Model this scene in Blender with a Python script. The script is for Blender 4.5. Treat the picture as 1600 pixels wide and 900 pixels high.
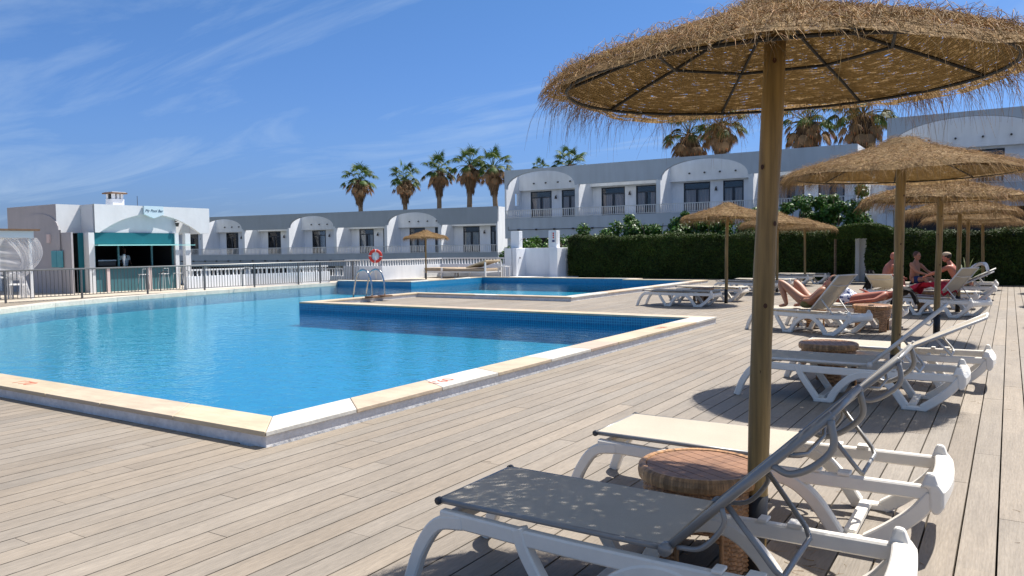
import bpy, bmesh, math, random
import numpy as np
from mathutils import Vector, Matrix
from mathutils.geometry import tessellate_polygon
rad = math.radians
S = bpy.context.scene
for o in list(bpy.data.objects): bpy.data.objects.remove(o)
COL = S.collection
rnd = random.Random(7)

# ------------------------------------------------------------------ camera
cd = bpy.data.cameras.new("Camera"); cam = bpy.data.objects.new("Camera", cd); COL.objects.link(cam)
cd.sensor_width = 36; cd.lens = 36 * 1210 / 1600; cd.clip_start = 0.05; cd.clip_end = 6000
v1 = Vector((778, 72, 1210)).normalized(); v2 = Vector((-1882, 38, 1210)); v2 = (v2 - v1 * v1.dot(v2)).normalized()
Xc = -v2; Yc = v1; Zc = Xc.cross(Yc)
if Zc.y < 0: Zc = -Zc
R_ = Vector((Xc.x, Yc.x, Zc.x)); U_ = Vector((Xc.y, Yc.y, Zc.y)); F_ = Vector((Xc.z, Yc.z, Zc.z))
cam.matrix_world = Matrix(((R_.x, U_.x, -F_.x, 0), (R_.y, U_.y, -F_.y, 0), (R_.z, U_.z, -F_.z, 1.5), (0, 0, 0, 1)))
S.camera = cam
S.render.resolution_x = 1024; S.render.resolution_y = 576

# ------------------------------------------------------------------ sun and sky
SUN_EL = rad(59); sv = Vector((0.43, 0.90, 0)).normalized() * math.cos(SUN_EL); sv.z = math.sin(SUN_EL)
sd = bpy.data.lights.new("Sun", 'SUN'); sun = bpy.data.objects.new("Sun", sd); COL.objects.link(sun)
sd.energy = 5.0; sd.angle = rad(0.55); sd.color = (1, 0.955, 0.89)
sun.rotation_euler = sv.to_track_quat('Z', 'Y').to_euler()
S.view_settings.view_transform = 'Standard'; S.view_settings.look = 'None'
S.view_settings.exposure = 0.73; S.view_settings.gamma = 1
W = bpy.data.worlds.new("World"); S.world = W; W.use_nodes = True
nt = W.node_tree; nt.nodes.clear()
def wn(t, **k):
    n = nt.nodes.new(t)
    for a, b in k.items(): setattr(n, a, b)
    return n
out = wn('ShaderNodeOutputWorld'); bg = wn('ShaderNodeBackground'); bg.inputs['Strength'].default_value = 0.056
sky = wn('ShaderNodeTexSky', sky_type='NISHITA'); sky.sun_disc = False; sky.sun_elevation = SUN_EL
sky.sun_rotation = math.atan2(sv.x, sv.y); sky.air_density = 1.25; sky.dust_density = 0.6; sky.ozone_density = 3.2
tc = wn('ShaderNodeTexCoord'); sep = wn('ShaderNodeSeparateXYZ'); nt.links.new(tc.outputs['Generated'], sep.inputs[0])
ad = wn('ShaderNodeMath', operation='ADD'); ad.inputs[1].default_value = 0.12; nt.links.new(sep.outputs[2], ad.inputs[0])
mx = wn('ShaderNodeMath', operation='MAXIMUM'); mx.inputs[1].default_value = 0.03; nt.links.new(ad.outputs[0], mx.inputs[0])
dv = [wn('ShaderNodeMath', operation='DIVIDE') for _ in range(2)]
for i in range(2): nt.links.new(sep.outputs[i], dv[i].inputs[0]); nt.links.new(mx.outputs[0], dv[i].inputs[1])
cb = wn('ShaderNodeCombineXYZ'); nt.links.new(dv[0].outputs[0], cb.inputs[0]); nt.links.new(dv[1].outputs[0], cb.inputs[1])
mp = wn('ShaderNodeMapping'); mp.inputs['Rotation'].default_value = (0, 0, rad(-20)); mp.inputs['Scale'].default_value = (0.55, 1.7, 1)
mp.inputs['Location'].default_value = (1.3, 4.2, 0)
nt.links.new(cb.outputs[0], mp.inputs[0])
n1 = wn('ShaderNodeTexNoise'); n1.inputs['Scale'].default_value = 0.95; n1.inputs['Detail'].default_value = 9; n1.inputs['Roughness'].default_value = 0.62
n1.inputs['Distortion'].default_value = 0.9
nt.links.new(mp.outputs[0], n1.inputs['Vector'])
rp = wn('ShaderNodeValToRGB'); rp.color_ramp.elements[0].position = 0.50; rp.color_ramp.elements[1].position = 0.84
rp.color_ramp.elements[1].color = (0.55, 0.55, 0.55, 1)
nt.links.new(n1.outputs[0], rp.inputs[0])
tint = wn('ShaderNodeMixRGB', blend_type='MULTIPLY'); tint.inputs[0].default_value = 1; hr = wn('ShaderNodeValToRGB'); hr.color_ramp.elements[0].position = 0.0; hr.color_ramp.elements[0].color = (0.42, 0.64, 1.42, 1); hr.color_ramp.elements[1].position = 0.42; hr.color_ramp.elements[1].color = (0.54, 0.86, 1.2, 1); e3 = hr.color_ramp.elements.new(0.8); e3.color = (1.0, 0.70, 0.47, 1)  # highest stop, out of view, warmed to take blue out of the shadows
e_ = hr.color_ramp.elements.new(0.14); e_.color = (0.54, 0.79, 1.36, 1)
nt.links.new(sep.outputs[2], hr.inputs[0]); nt.links.new(hr.outputs[0], tint.inputs[2])
# high sky out of view, brightened by height as added fill for the shadows
gl = wn('ShaderNodeMapRange'); gl.inputs[1].default_value = 0.42; gl.inputs[2].default_value = 0.85; gl.inputs[3].default_value = 1.0; gl.inputs[4].default_value = 2.6
nt.links.new(sep.outputs[2], gl.inputs[0]); gm = wn('ShaderNodeVectorMath', operation='SCALE')
nt.links.new(sky.outputs[0], tint.inputs[1])
ml = wn('ShaderNodeMixRGB'); nt.links.new(rp.outputs[0], ml.inputs[0]); nt.links.new(tint.outputs[0], ml.inputs[1]); ml.inputs[2].default_value = (6.0, 7.6, 9.6, 1)
nt.links.new(ml.outputs[0], gm.inputs[0]); nt.links.new(gl.outputs[0], gm.inputs['Scale']); nt.links.new(gm.outputs[0], bg.inputs[0]); nt.links.new(bg.outputs[0], out.inputs[0])

# ------------------------------------------------------------------ materials
def mat(name, col=(0.5, 0.5, 0.5), rough=0.6, metal=0, spec=0.4, noise=None, bump=None, attr=None, trans=0, emit=None):
    """noise=(scale, amount, stretch xyz) brightness variation; bump=(scale, strength, stretch); attr: per-face colour multiplies"""
    m = bpy.data.materials.new(name); m.use_nodes = True; t = m.node_tree; b = t.nodes['Principled BSDF']
    b.inputs['Roughness'].default_value = rough; b.inputs['Metallic'].default_value = metal
    b.inputs['Specular IOR Level'].default_value = spec
    b.inputs['Base Color'].default_value = (*col, 1)
    c = t.nodes.new('ShaderNodeRGB'); c.outputs[0].default_value = (*col, 1); last = c.outputs[0]
    tcn = t.nodes.new('ShaderNodeTexCoord')
    def nz(scale, stretch, detail=6):
        mpn = t.nodes.new('ShaderNodeMapping'); mpn.inputs['Scale'].default_value = stretch
        t.links.new(tcn.outputs['Object'], mpn.inputs[0])
        n = t.nodes.new('ShaderNodeTexNoise'); n.inputs['Scale'].default_value = scale; n.inputs['Detail'].default_value = detail
        t.links.new(mpn.outputs[0], n.inputs['Vector']); return n.outputs[0]
    if noise:
        for (sc, am, st) in (noise if isinstance(noise, list) else [noise]):
            o = nz(sc, st); r = t.nodes.new('ShaderNodeMapRange'); r.inputs[1].default_value = 0.3; r.inputs[2].default_value = 0.7
            r.inputs[3].default_value = 1 - am; r.inputs[4].default_value = 1 + am; t.links.new(o, r.inputs[0])
            v = t.nodes.new('ShaderNodeVectorMath'); v.operation = 'SCALE'; t.links.new(last, v.inputs[0]); t.links.new(r.outputs[0], v.inputs['Scale']); last = v.outputs[0]
    if attr:
        a = t.nodes.new('ShaderNodeAttribute'); a.attribute_name = attr
        v = t.nodes.new('ShaderNodeVectorMath'); v.operation = 'MULTIPLY'; t.links.new(last, v.inputs[0]); t.links.new(a.outputs['Color'], v.inputs[1]); last = v.outputs[0]
    t.links.new(last, b.inputs['Base Color'])
    if bump:
        o = nz(bump[0], bump[2]); bn = t.nodes.new('ShaderNodeBump'); bn.inputs['Strength'].default_value = bump[1]; bn.inputs['Distance'].default_value = 0.01
        t.links.new(o, bn.inputs['Height']); t.links.new(bn.outputs[0], b.inputs['Normal'])
    if trans:
        tr = t.nodes.new('ShaderNodeBsdfTranslucent'); t.links.new(last, tr.inputs[0]); mxs = t.nodes.new('ShaderNodeMixShader')
        mxs.inputs[0].default_value = trans; t.links.new(b.outputs[0], mxs.inputs[1]); t.links.new(tr.outputs[0], mxs.inputs[2])
        t.links.new(mxs.outputs[0], t.nodes['Material Output'].inputs[0])
    return m
ONE = (1, 1, 1)
M = dict(
 plaster=mat('plaster', (0.73, 0.755, 0.79), 0.8, noise=[(0.5, 0.05, ONE), (3, 0.06, (1, 1, 0.25))], bump=(9, 0.25, ONE)),
 barwhite_shaded=mat('barwhite_shaded', (0.40, 0.375, 0.385), 0.8, noise=[(0.5, 0.06, ONE), (3, 0.05, (1, 1, 0.4))], bump=(7, 0.35, ONE)),  # darker barwhite: shade of the camera-facing bar walls put into the colour
 barwhite=mat('barwhite', (0.66, 0.665, 0.67), 0.8, noise=[(0.5, 0.03, ONE), (3, 0.035, (1, 1, 0.4))], bump=(7, 0.35, ONE)),
 fascia=mat('fascia', (0.475, 0.52, 0.575), 0.8, noise=[(0.4, 0.06, ONE), (2.5, 0.06, (1, 1, 0.15))], bump=(6, 0.2, ONE)),
 fascia_dark=mat('fascia_dark', (0.36, 0.40, 0.445), 0.8, noise=[(0.4, 0.05, ONE), (2.5, 0.04, (1, 1, 0.3))], bump=(6, 0.2, ONE)),
 roof=mat('roof', (0.5, 0.48, 0.45), 0.9, noise=(1, 0.1, ONE)),
 board=mat('board', (0.240, 0.205, 0.164), 0.62, spec=0.35, noise=[(26, 0.085, (1, 0.07, 1)), (110, 0.12, (1, 0.12, 1)), (0.45, 0.08, ONE), (1.7, 0.06, (1, 0.5, 1)), (6, 0.05, (1, 0.4, 1))], bump=(70, 0.35, (1, 0.07, 1)), attr='tint'),
 under=mat('under', (0.03, 0.026, 0.022), 0.95),
 coping=mat('coping', (0.45, 0.365, 0.268), 0.6, noise=[(4, 0.10, ONE), (14, 0.09, (0.3, 1, 1)), (0.8, 0.06, ONE)], bump=(30, 0.3, ONE), attr='tint'),
 coping_base=mat('coping_base', (0.66, 0.65, 0.64), 0.85, noise=[(5, 0.12, ONE), (25, 0.1, ONE)], bump=(22, 0.9, ONE)),
 paving=mat('paving', (0.42, 0.37, 0.30), 0.8, noise=[(2, 0.08, ONE)]),
 ground=mat('ground', (0.16, 0.15, 0.09), 0.95, noise=[(0.3, 0.25, ONE), (3, 0.2, ONE)]),
 sea=mat('sea', (0.02, 0.08, 0.15), 0.3),
 pole=mat('pole', (0.255, 0.165, 0.058), 0.5, noise=[(14, 0.34, (1, 1, 0.09)), (60, 0.22, (1, 1, 0.05)), (3.5, 0.22, (1, 1, 0.5))], bump=(40, 0.6, (1, 1, 0.06))),
 knot=mat('knot', (0.06, 0.022, 0.007), 0.6),
 sleeve=mat('sleeve', (0.012, 0.012, 0.014), 0.5),
 strand=mat('strand', (0.40, 0.275, 0.145), 0.7, spec=0.25, attr='tint', trans=0.25),
 wire=mat('wire', (0.012, 0.011, 0.01), 0.6),
 plastic=mat('plastic', (0.80, 0.76, 0.68), 0.42, spec=0.5, noise=[(3, 0.04, ONE), (20, 0.03, ONE)], bump=(60, 0.06, ONE)),
 sling=mat('sling', (0.60, 0.54, 0.44), 0.75, noise=[(3, 0.05, ONE), (300, 0.12, ONE)], bump=(420, 0.35, ONE), trans=0.30),
 tube=mat('tube', (0.25, 0.245, 0.235), 0.38, metal=0.25, spec=0.6, noise=(12, 0.06, ONE)),
 tube_white=mat('tube_white', (0.62, 0.60, 0.56), 0.4, noise=(12, 0.04, ONE)),
 cap=mat('cap', (0.05, 0.052, 0.06), 0.5),
 rattan=mat('rattan', (0.33, 0.175, 0.078), 0.5, spec=0.45, noise=[(30, 0.3, ONE), (5, 0.18, ONE)], bump=(90, 0.3, ONE), attr='tint'),
 slat=mat('slat', (0.26, 0.135, 0.072), 0.55, noise=[(30, 0.2, (0.08, 1, 1)), (4, 0.1, ONE)], bump=(50, 0.25, (0.08, 1, 1))),
 steel=mat('steel', (0.45, 0.46, 0.47), 0.22, metal=1),
 fence=mat('fence', (0.10, 0.10, 0.105), 0.5, metal=0.3),
 white=mat('white', (0.66, 0.66, 0.66), 0.6, noise=(4, 0.03, ONE)),
 teal=mat('teal', (0.004, 0.12, 0.15), 0.55, noise=(3, 0.06, ONE)),
 tealpanel=mat('tealpanel', (0.05, 0.15, 0.175), 0.6, noise=(3, 0.08, ONE)),
 teallight=mat('teallight', (0.35, 0.75, 0.72), 0.5),
 shutter=mat('shutter', (0.10, 0.36, 0.42), 0.6),
 dark=mat('dark', (0.02, 0.022, 0.025), 0.6),
 frame=mat('frame', (0.015, 0.022, 0.035), 0.4),
 curtain=mat('curtain', (0.66, 0.50, 0.46), 0.85, noise=(14, 0.35, (1, 1, 0.02))),
 curtainw=mat('curtainw', (0.72, 0.69, 0.66), 0.85, noise=(14, 0.25, (1, 1, 0.02))),
 lamp=mat('lamp', (0.06, 0.05, 0.045), 0.5),
 leaf=mat('leaf', (0.034, 0.062, 0.010), 0.65, spec=0.25, attr='tint', trans=0.16, noise=[(0.8, 0.35, ONE), (2.6, 0.25, ONE)]),
 bushleaf=mat('bushleaf', (0.045, 0.115, 0.018), 0.48, spec=0.4, attr='tint', trans=0.22),
 palmleaf=mat('palmleaf', (0.05, 0.085, 0.02), 0.6, spec=0.25, attr='tint', trans=0.2),
 palmdry=mat('palmdry', (0.14, 0.088, 0.05), 0.8, attr='tint', trans=0.15),
 core=mat('core', (0.012, 0.022, 0.007), 0.9, noise=(8, 0.3, ONE)),
 bark=mat('bark', (0.16, 0.115, 0.075), 0.9, noise=(6, 0.3, (1, 1, 3)), bump=(20, 0.8, (0.4, 0.4, 2))),
 skin=mat('skin', (0.37, 0.175, 0.105), 0.5, noise=(6, 0.06, ONE)),
 skinred=mat('skinred', (0.37, 0.13, 0.085), 0.5, noise=(6, 0.08, ONE)),
 skindark=mat('skindark', (0.12, 0.06, 0.04), 0.5),
 hair=mat('hair', (0.02, 0.014, 0.01), 0.7), hairshort=mat('hairshort', (0.09, 0.05, 0.04), 0.8),
 navy=mat('navy', (0.02, 0.04, 0.13), 0.8, noise=(30, 0.5, ONE)), olive=mat('olive', (0.17, 0.15, 0.05), 0.8),
 black=mat('black', (0.01, 0.01, 0.012), 0.8, bump=(15, 0.6, ONE)),
 eye=mat('eye', (0.01, 0.008, 0.008), 0.3), lip=mat('lip', (0.3, 0.09, 0.07), 0.5),
 red=mat('red', (0.50, 0.012, 0.035), 0.8, noise=(8, 0.2, ONE), bump=(14, 0.8, ONE)),
 buoyred=mat('buoyred', (0.58, 0.045, 0.03), 0.45), signblue=mat('signblue', (0.55, 0.68, 0.74), 0.5),
 ink=mat('ink', (0.03, 0.05, 0.09), 0.6), paint=mat('paint', (0.42, 0.085, 0.045), 0.8),
 brownwood=mat('brownwood', (0.16, 0.09, 0.05), 0.7, noise=(10, 0.2, (0.1, 1, 1))),
 canvas=mat('canvas', (0.50, 0.40, 0.27), 0.8, noise=(5, 0.06, ONE)),
 cloth=mat('cloth', (0.8, 0.8, 0.8), 0.9, bump=(25, 0.5, ONE)),
 terracotta=mat('terracotta', (0.42, 0.17, 0.10), 0.8), pinkplaster=mat('pinkplaster', (0.66, 0.52, 0.49), 0.8),
 cushion=mat('cushion', (0.36, 0.28, 0.2), 0.8),
)
def glassmat():
    m = bpy.data.materials.new('window_glass'); m.use_nodes = True; t = m.node_tree; t.nodes.clear()
    o = t.nodes.new('ShaderNodeOutputMaterial'); a = t.nodes.new('ShaderNodeBsdfTransparent'); a.inputs[0].default_value = (0.85, 0.88, 0.9, 1)
    g = t.nodes.new('ShaderNodeBsdfGlossy'); g.inputs['Roughness'].default_value = 0.03; f = t.nodes.new('ShaderNodeFresnel'); f.inputs[0].default_value = 1.6
    mx_ = t.nodes.new('ShaderNodeMixShader'); t.links.new(f.outputs[0], mx_.inputs[0]); t.links.new(a.outputs[0], mx_.inputs[1]); t.links.new(g.outputs[0], mx_.inputs[2])
    t.links.new(mx_.outputs[0], o.inputs[0]); return m
M['glass'] = glassmat()
def sheermat():
    m = bpy.data.materials.new('sheer'); m.use_nodes = True; t = m.node_tree; t.nodes.clear()
    o = t.nodes.new('ShaderNodeOutputMaterial'); a = t.nodes.new('ShaderNodeBsdfTransparent')
    d = t.nodes.new('ShaderNodeBsdfDiffuse'); d.inputs[0].default_value = (0.8, 0.8, 0.82, 1); tr = t.nodes.new('ShaderNodeBsdfTranslucent'); tr.inputs[0].default_value = (0.8, 0.8, 0.82, 1)
    m1 = t.nodes.new('ShaderNodeMixShader'); m1.inputs[0].default_value = 0.5; t.links.new(d.outputs[0], m1.inputs[1]); t.links.new(tr.outputs[0], m1.inputs[2])
    m2 = t.nodes.new('ShaderNodeMixShader'); m2.inputs[0].default_value = 0.42; t.links.new(a.outputs[0], m2.inputs[1]); t.links.new(m1.outputs[0], m2.inputs[2])
    t.links.new(m2.outputs[0], o.inputs[0]); return m
M['sheer'] = sheermat()
def thatchmat(name='thatch', holes=0.42, col=(0.36, 0.245, 0.125), weave=False):
    m = bpy.data.materials.new(name); m.use_nodes = True; t = m.node_tree; b = t.nodes['Principled BSDF']; b.inputs['Roughness'].default_value = 0.85
    b.inputs['Specular IOR Level'].default_value = 0.2
    uv = t.nodes.new('ShaderNodeUVMap'); uv.uv_map = 'uv'
    def nz(sx, sy, sc, det=4):
        q = t.nodes.new('ShaderNodeMapping'); q.inputs['Scale'].default_value = (sx, sy, 1); t.links.new(uv.outputs[0], q.inputs[0])
        n = t.nodes.new('ShaderNodeTexNoise'); n.inputs['Scale'].default_value = sc; n.inputs['Detail'].default_value = det; t.links.new(q.outputs[0], n.inputs['Vector']); return n.outputs[0]
    a = nz(260, 14, 1) if not weave else nz(300, 150, 1)
    r = t.nodes.new('ShaderNodeValToRGB'); e = r.color_ramp.elements
    e[0].position = 0.25; e[0].color = tuple(c * (0.42 if not weave else 0.68) for c in col) + (1,); e[1].position = 0.75; e[1].color = tuple(min(1, c * 1.45) for c in col) + (1,)
    t.links.new(a, r.inputs[0]); last = r.outputs[0]; h = a
    if weave:      # rows of reeds bound in rings: bands across the radius broken along the angle
        q = t.nodes.new('ShaderNodeMapping'); q.inputs['Scale'].default_value = (16, 52, 1); t.links.new(uv.outputs[0], q.inputs[0])
        wv = t.nodes.new('ShaderNodeTexWave'); wv.bands_direction = 'Y'; wv.inputs['Scale'].default_value = 0.55; wv.inputs['Distortion'].default_value = 3.5; wv.inputs['Detail'].default_value = 2; wv.inputs['Detail Scale'].default_value = 2.2
        t.links.new(q.outputs[0], wv.inputs['Vector'])
        mr = t.nodes.new('ShaderNodeMapRange'); mr.inputs[3].default_value = 0.68; mr.inputs[4].default_value = 1.18; t.links.new(wv.outputs[1], mr.inputs[0])
        v = t.nodes.new('ShaderNodeVectorMath'); v.operation = 'SCALE'; t.links.new(last, v.inputs[0]); t.links.new(mr.outputs[0], v.inputs['Scale']); last = v.outputs[0]; h = wv.outputs[1]
    t.links.new(last, b.inputs['Base Color'])
    bn = t.nodes.new('ShaderNodeBump'); bn.inputs['Strength'].default_value = 0.9 if not weave else 0.5; bn.inputs['Distance'].default_value = 0.02; t.links.new(h, bn.inputs['Height']); t.links.new(bn.outputs[0], b.inputs['Normal'])
    tl = t.nodes.new('ShaderNodeBsdfTranslucent'); t.links.new(last, tl.inputs[0]); mt = t.nodes.new('ShaderNodeMixShader'); mt.inputs[0].default_value = 0.38 if not weave else 0.16
    t.links.new(b.outputs[0], mt.inputs[1]); t.links.new(tl.outputs[0], mt.inputs[2])
    tp = t.nodes.new('ShaderNodeBsdfTransparent'); mh = t.nodes.new('ShaderNodeMixShader')
    hh = nz(55, 110, 1, 3); gr = t.nodes.new('ShaderNodeMath'); gr.operation = 'LESS_THAN'; gr.inputs[1].default_value = holes; t.links.new(hh, gr.inputs[0])
    t.links.new(gr.outputs[0], mh.inputs[0]); t.links.new(mt.outputs[0], mh.inputs[1]); t.links.new(tp.outputs[0], mh.inputs[2])
    t.links.new(mh.outputs[0], t.nodes['Material Output'].inputs[0]); return m
M['thatch'] = thatchmat('thatch', 0.43); M['reed'] = thatchmat('reed', 0.40, (0.245, 0.162, 0.062), True); M['thatchdense'] = thatchmat('thatchdense', 0.38); M['reeddense'] = thatchmat('reeddense', 0.37, (0.32, 0.21, 0.08), True)
def tilemat(name, col, grout, bricks=True):
    m = bpy.data.materials.new(name); m.use_nodes = True; t = m.node_tree; b = t.nodes['Principled BSDF']; b.inputs['Roughness'].default_value = 0.35
    uv = t.nodes.new('ShaderNodeUVMap'); uv.uv_map = 'uv'
    br = t.nodes.new('ShaderNodeTexBrick'); br.offset = 0; br.inputs['Scale'].default_value = 1; br.inputs['Mortar Size'].default_value = 0.005
    br.inputs['Brick Width'].default_value = 0.055; br.inputs['Row Height'].default_value = 0.055
    br.inputs['Color1'].default_value = (*col, 1); br.inputs['Color2'].default_value = (*[c * 0.72 for c in col], 1); br.inputs['Mortar'].default_value = (*grout, 1)
    t.links.new(uv.outputs[0], br.inputs['Vector']); t.links.new(br.outputs[0], b.inputs['Base Color']); return m
M['pooltile'] = tilemat('pooltile', (0.005, 0.145, 0.31), (0.03, 0.26, 0.42)); 
def poolfloor():
    m = bpy.data.materials.new('pool_floor'); m.use_nodes = True; t = m.node_tree; b = t.nodes['Principled BSDF']; b.inputs['Roughness'].default_value = 0.5
    tcn = t.nodes.new('ShaderNodeTexCoord'); n = t.nodes.new('ShaderNodeTexNoise'); n.inputs['Scale'].default_value = 7; n.inputs['Detail'].default_value = 5; n.inputs['Distortion'].default_value = 1.5
    t.links.new(tcn.outputs['Object'], n.inputs['Vector']); r = t.nodes.new('ShaderNodeValToRGB'); r.color_ramp.elements[0].position = 0.3; r.color_ramp.elements[1].position = 0.72
    r.color_ramp.elements[0].color = (0.0, 0.165, 0.285, 1); r.color_ramp.elements[1].color = (0.0, 0.255, 0.385, 1)
    t.links.new(n.outputs[0], r.inputs[0]); t.links.new(r.outputs[0], b.inputs['Base Color']); return m
M['poolfloor'] = poolfloor()
def watermat():
    m = bpy.data.materials.new('water'); m.use_nodes = True; t = m.node_tree; t.nodes.clear()
    o = t.nodes.new('ShaderNodeOutputMaterial'); a = t.nodes.new('ShaderNodeBsdfTransparent'); a.inputs[0].default_value = (0.72, 0.98, 1.0, 1)
    g = t.nodes.new('ShaderNodeBsdfGlossy'); g.inputs['Roughness'].default_value = 0.02; g.inputs[0].default_value = (0.72, 0.95, 1, 1)
    f = t.nodes.new('ShaderNodeFresnel'); f.inputs[0].default_value = 1.15
    tcn = t.nodes.new('ShaderNodeTexCoord'); hs = []
    for sc, st, k in ((2.2, (1, 1.3, 1), 1.0), (9, (1, 1.6, 1), 0.42)):
        q = t.nodes.new('ShaderNodeMapping'); q.inputs['Scale'].default_value = st; q.inputs['Rotation'].default_value = (0, 0, 0.5); t.links.new(tcn.outputs['Object'], q.inputs[0])
        n = t.nodes.new('ShaderNodeTexNoise'); n.inputs['Scale'].default_value = sc; n.inputs['Detail'].default_value = 3; n.inputs['Distortion'].default_value = 0.6; t.links.new(q.outputs[0], n.inputs['Vector'])
        s_ = t.nodes.new('ShaderNodeMath'); s_.operation = 'MULTIPLY'; s_.inputs[1].default_value = k; t.links.new(n.outputs[0], s_.inputs[0]); hs.append(s_.outputs[0])
    ad_ = t.nodes.new('ShaderNodeMath'); t.links.new(hs[0], ad_.inputs[0]); t.links.new(hs[1], ad_.inputs[1])
    bn = t.nodes.new('ShaderNodeBump'); bn.inputs['Strength'].default_value = 1.0; bn.inputs['Distance'].default_value = 0.013; t.links.new(ad_.outputs[0], bn.inputs['Height'])
    t.links.new(bn.outputs[0], g.inputs['Normal']); t.links.new(bn.outputs[0], f.inputs['Normal'])
    fm_ = t.nodes.new('ShaderNodeMath'); fm_.operation = 'MULTIPLY'; fm_.inputs[1].default_value = 0.53; t.links.new(f.outputs[0], fm_.inputs[0])
    x = t.nodes.new('ShaderNodeMixShader'); t.links.new(fm_.outputs[0], x.inputs[0]); t.links.new(a.outputs[0], x.inputs[1]); t.links.new(g.outputs[0], x.inputs[2]); t.links.new(x.outputs[0], o.inputs[0]); return m
M['water'] = watermat()

# ------------------------------------------------------------------ helpers
class MB:
    def __init__(s): s.v = []; s.f = []; s.c = []; s.uv = []; s.m = []
    def add(s, vs, fs, col=None, uvs=None, mi=0):
        k = len(s.v); s.v += [tuple(p) for p in vs]; s.f += [tuple(i + k for i in f) for f in fs]
        s.c += [col or (1, 1, 1)] * len(fs); s.uv += uvs if uvs else [None] * len(fs); s.m += [mi] * len(fs)
    def box(s, x0, x1, y0, y1, z0, z1, col=None, T=None, mi=0, faces=None):
        vs = [Vector((x, y, z)) for z in (z0, z1) for y in (y0, y1) for x in (x0, x1)]
        if T: vs = [T @ v for v in vs]
        fs = [(0, 2, 3, 1), (4, 5, 7, 6), (0, 1, 5, 4), (2, 6, 7, 3), (0, 4, 6, 2), (1, 3, 7, 5)]
        if faces: fs = [fs[i] for i in faces]
        s.add(vs, fs, col, None, mi)
    def quad(s, a, b, c, d, col=None, uv=None, mi=0): s.add([a, b, c, d], [(0, 1, 2, 3)], col, [uv] if uv else None, mi)
    def tube(s, pts, r, n=8, col=None, cap=True, mi=0, flat=None):
        pts = [Vector(p) for p in pts]; k = len(pts); rs = r if isinstance(r, (list, tuple)) else [r] * k
        vs = []; up = None
        for i, p in enumerate(pts):
            d = (pts[min(i + 1, k - 1)] - pts[max(i - 1, 0)]).normalized()
            if up is None: up = Vector((0, 0, 1)) if abs(d.z) < 0.9 else Vector((1, 0, 0))
            a = d.cross(up).normalized(); b = a.cross(d).normalized(); up = b
            for j in range(n):
                t = 2 * math.pi * j / n; vs.append(p + a * (math.cos(t) * rs[i]) + b * (math.sin(t) * rs[i]))
        fs = [(i * n + j, i * n + (j + 1) % n, (i + 1) * n + (j + 1) % n, (i + 1) * n + j) for i in range(k - 1) for j in range(n)]
        if cap: fs += [tuple(range(n))[::-1], tuple((k - 1) * n + j for j in range(n))]
        s.add(vs, fs, col, None, mi)
    def beam(s, pts, w, y0, y1, ch=0.008):
        """strip in the xz plane swept along pts (x,z), in-plane width w (or list), chamfered, between y0 and y1"""
        pts = [Vector((p[0], 0, p[1])) for p in pts]; k = len(pts); ws = w if isinstance(w, (list, tuple)) else [w] * k; vs = []
        for i, p in enumerate(pts):
            d = (pts[min(i + 1, k - 1)] - pts[max(i - 1, 0)]).normalized(); nrm = Vector((-d.z, 0, d.x)); h = ws[i] / 2
            for (a, yy) in ((-h, y0 + ch), (-h + ch, y0), (h - ch, y0), (h, y0 + ch), (h, y1 - ch), (h - ch, y1), (-h + ch, y1), (-h, y1 - ch)):
                q = p + nrm * a; vs.append((q.x, yy, q.z))
        n = 8; fs = [(i * n + j, i * n + (j + 1) % n, (i + 1) * n + (j + 1) % n, (i + 1) * n + j) for i in range(k - 1) for j in range(n)]
        fs += [tuple(range(n))[::-1], tuple((k - 1) * n + j for j in range(n))]; s.add(vs, fs)
    def lathe(s, prof, n=32, c=(0, 0), col=None, mi=0):
        vs = [(c[0] + r * math.cos(2 * math.pi * j / n), c[1] + r * math.sin(2 * math.pi * j / n), z) for r, z in prof for j in range(n)]
        fs = [(i * n + j, i * n + (j + 1) % n, (i + 1) * n + (j + 1) % n, (i + 1) * n + j) for i in range(len(prof) - 1) for j in range(n)]
        s.add(vs, fs, col, None, mi)
    def prism(s, poly, z0, z1, col=None, mi=0, bottom=True):
        n = len(poly); vs = [(p[0], p[1], z0) for p in poly] + [(p[0], p[1], z1) for p in poly]
        fs = [(i, (i + 1) % n, (i + 1) % n + n, i + n) for i in range(n)]
        tri = tessellate_polygon([[Vector((p[0], p[1], 0)) for p in poly]])
        fs += [tuple(i + n for i in t) for t in tri] + ([tuple(t) for t in tri] if bottom else [])
        s.add(vs, fs, col, None, mi)
    def build(s, name, mats, parent=None, smooth=False, bevel=0, loc=None):
        me = bpy.data.meshes.new(name); me.from_pydata(s.v, [], s.f)
        for m_ in (mats if isinstance(mats, (list, tuple)) else [mats]): me.materials.append(M[m_] if isinstance(m_, str) else m_)
        if any(s.m): me.polygons.foreach_set('material_index', s.m)
        if any(c != (1, 1, 1) for c in s.c) or True:
            ca = me.color_attributes.new('tint', 'FLOAT_COLOR', 'CORNER'); arr = np.ones((len(me.loops), 4), 'f')
            cnt = np.array([len(f) for f in s.f]); arr[:, :3] = np.repeat(np.array(s.c, 'f').reshape(-1, 3), cnt, axis=0); ca.data.foreach_set('color', arr.ravel())
        if any(u is not None for u in s.uv):
            ul = me.uv_layers.new(name='uv'); flat = []
            for f, u in zip(s.f, s.uv):
                for i in range(len(f)): flat += list(u[i]) if u else [0, 0]
            ul.data.foreach_set('uv', flat)
        me.validate(); bm = bmesh.new(); bm.from_mesh(me)
        if len(s.f) < 60000: bmesh.ops.recalc_face_normals(bm, faces=bm.faces)
        bm.to_mesh(me); bm.free()
        if smooth: me.polygons.foreach_set('use_smooth', [True] * len(me.polygons))
        o = bpy.data.objects.new(name, me); COL.objects.link(o)
        if parent: o.parent = parent
        if loc: o.location = loc
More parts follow.
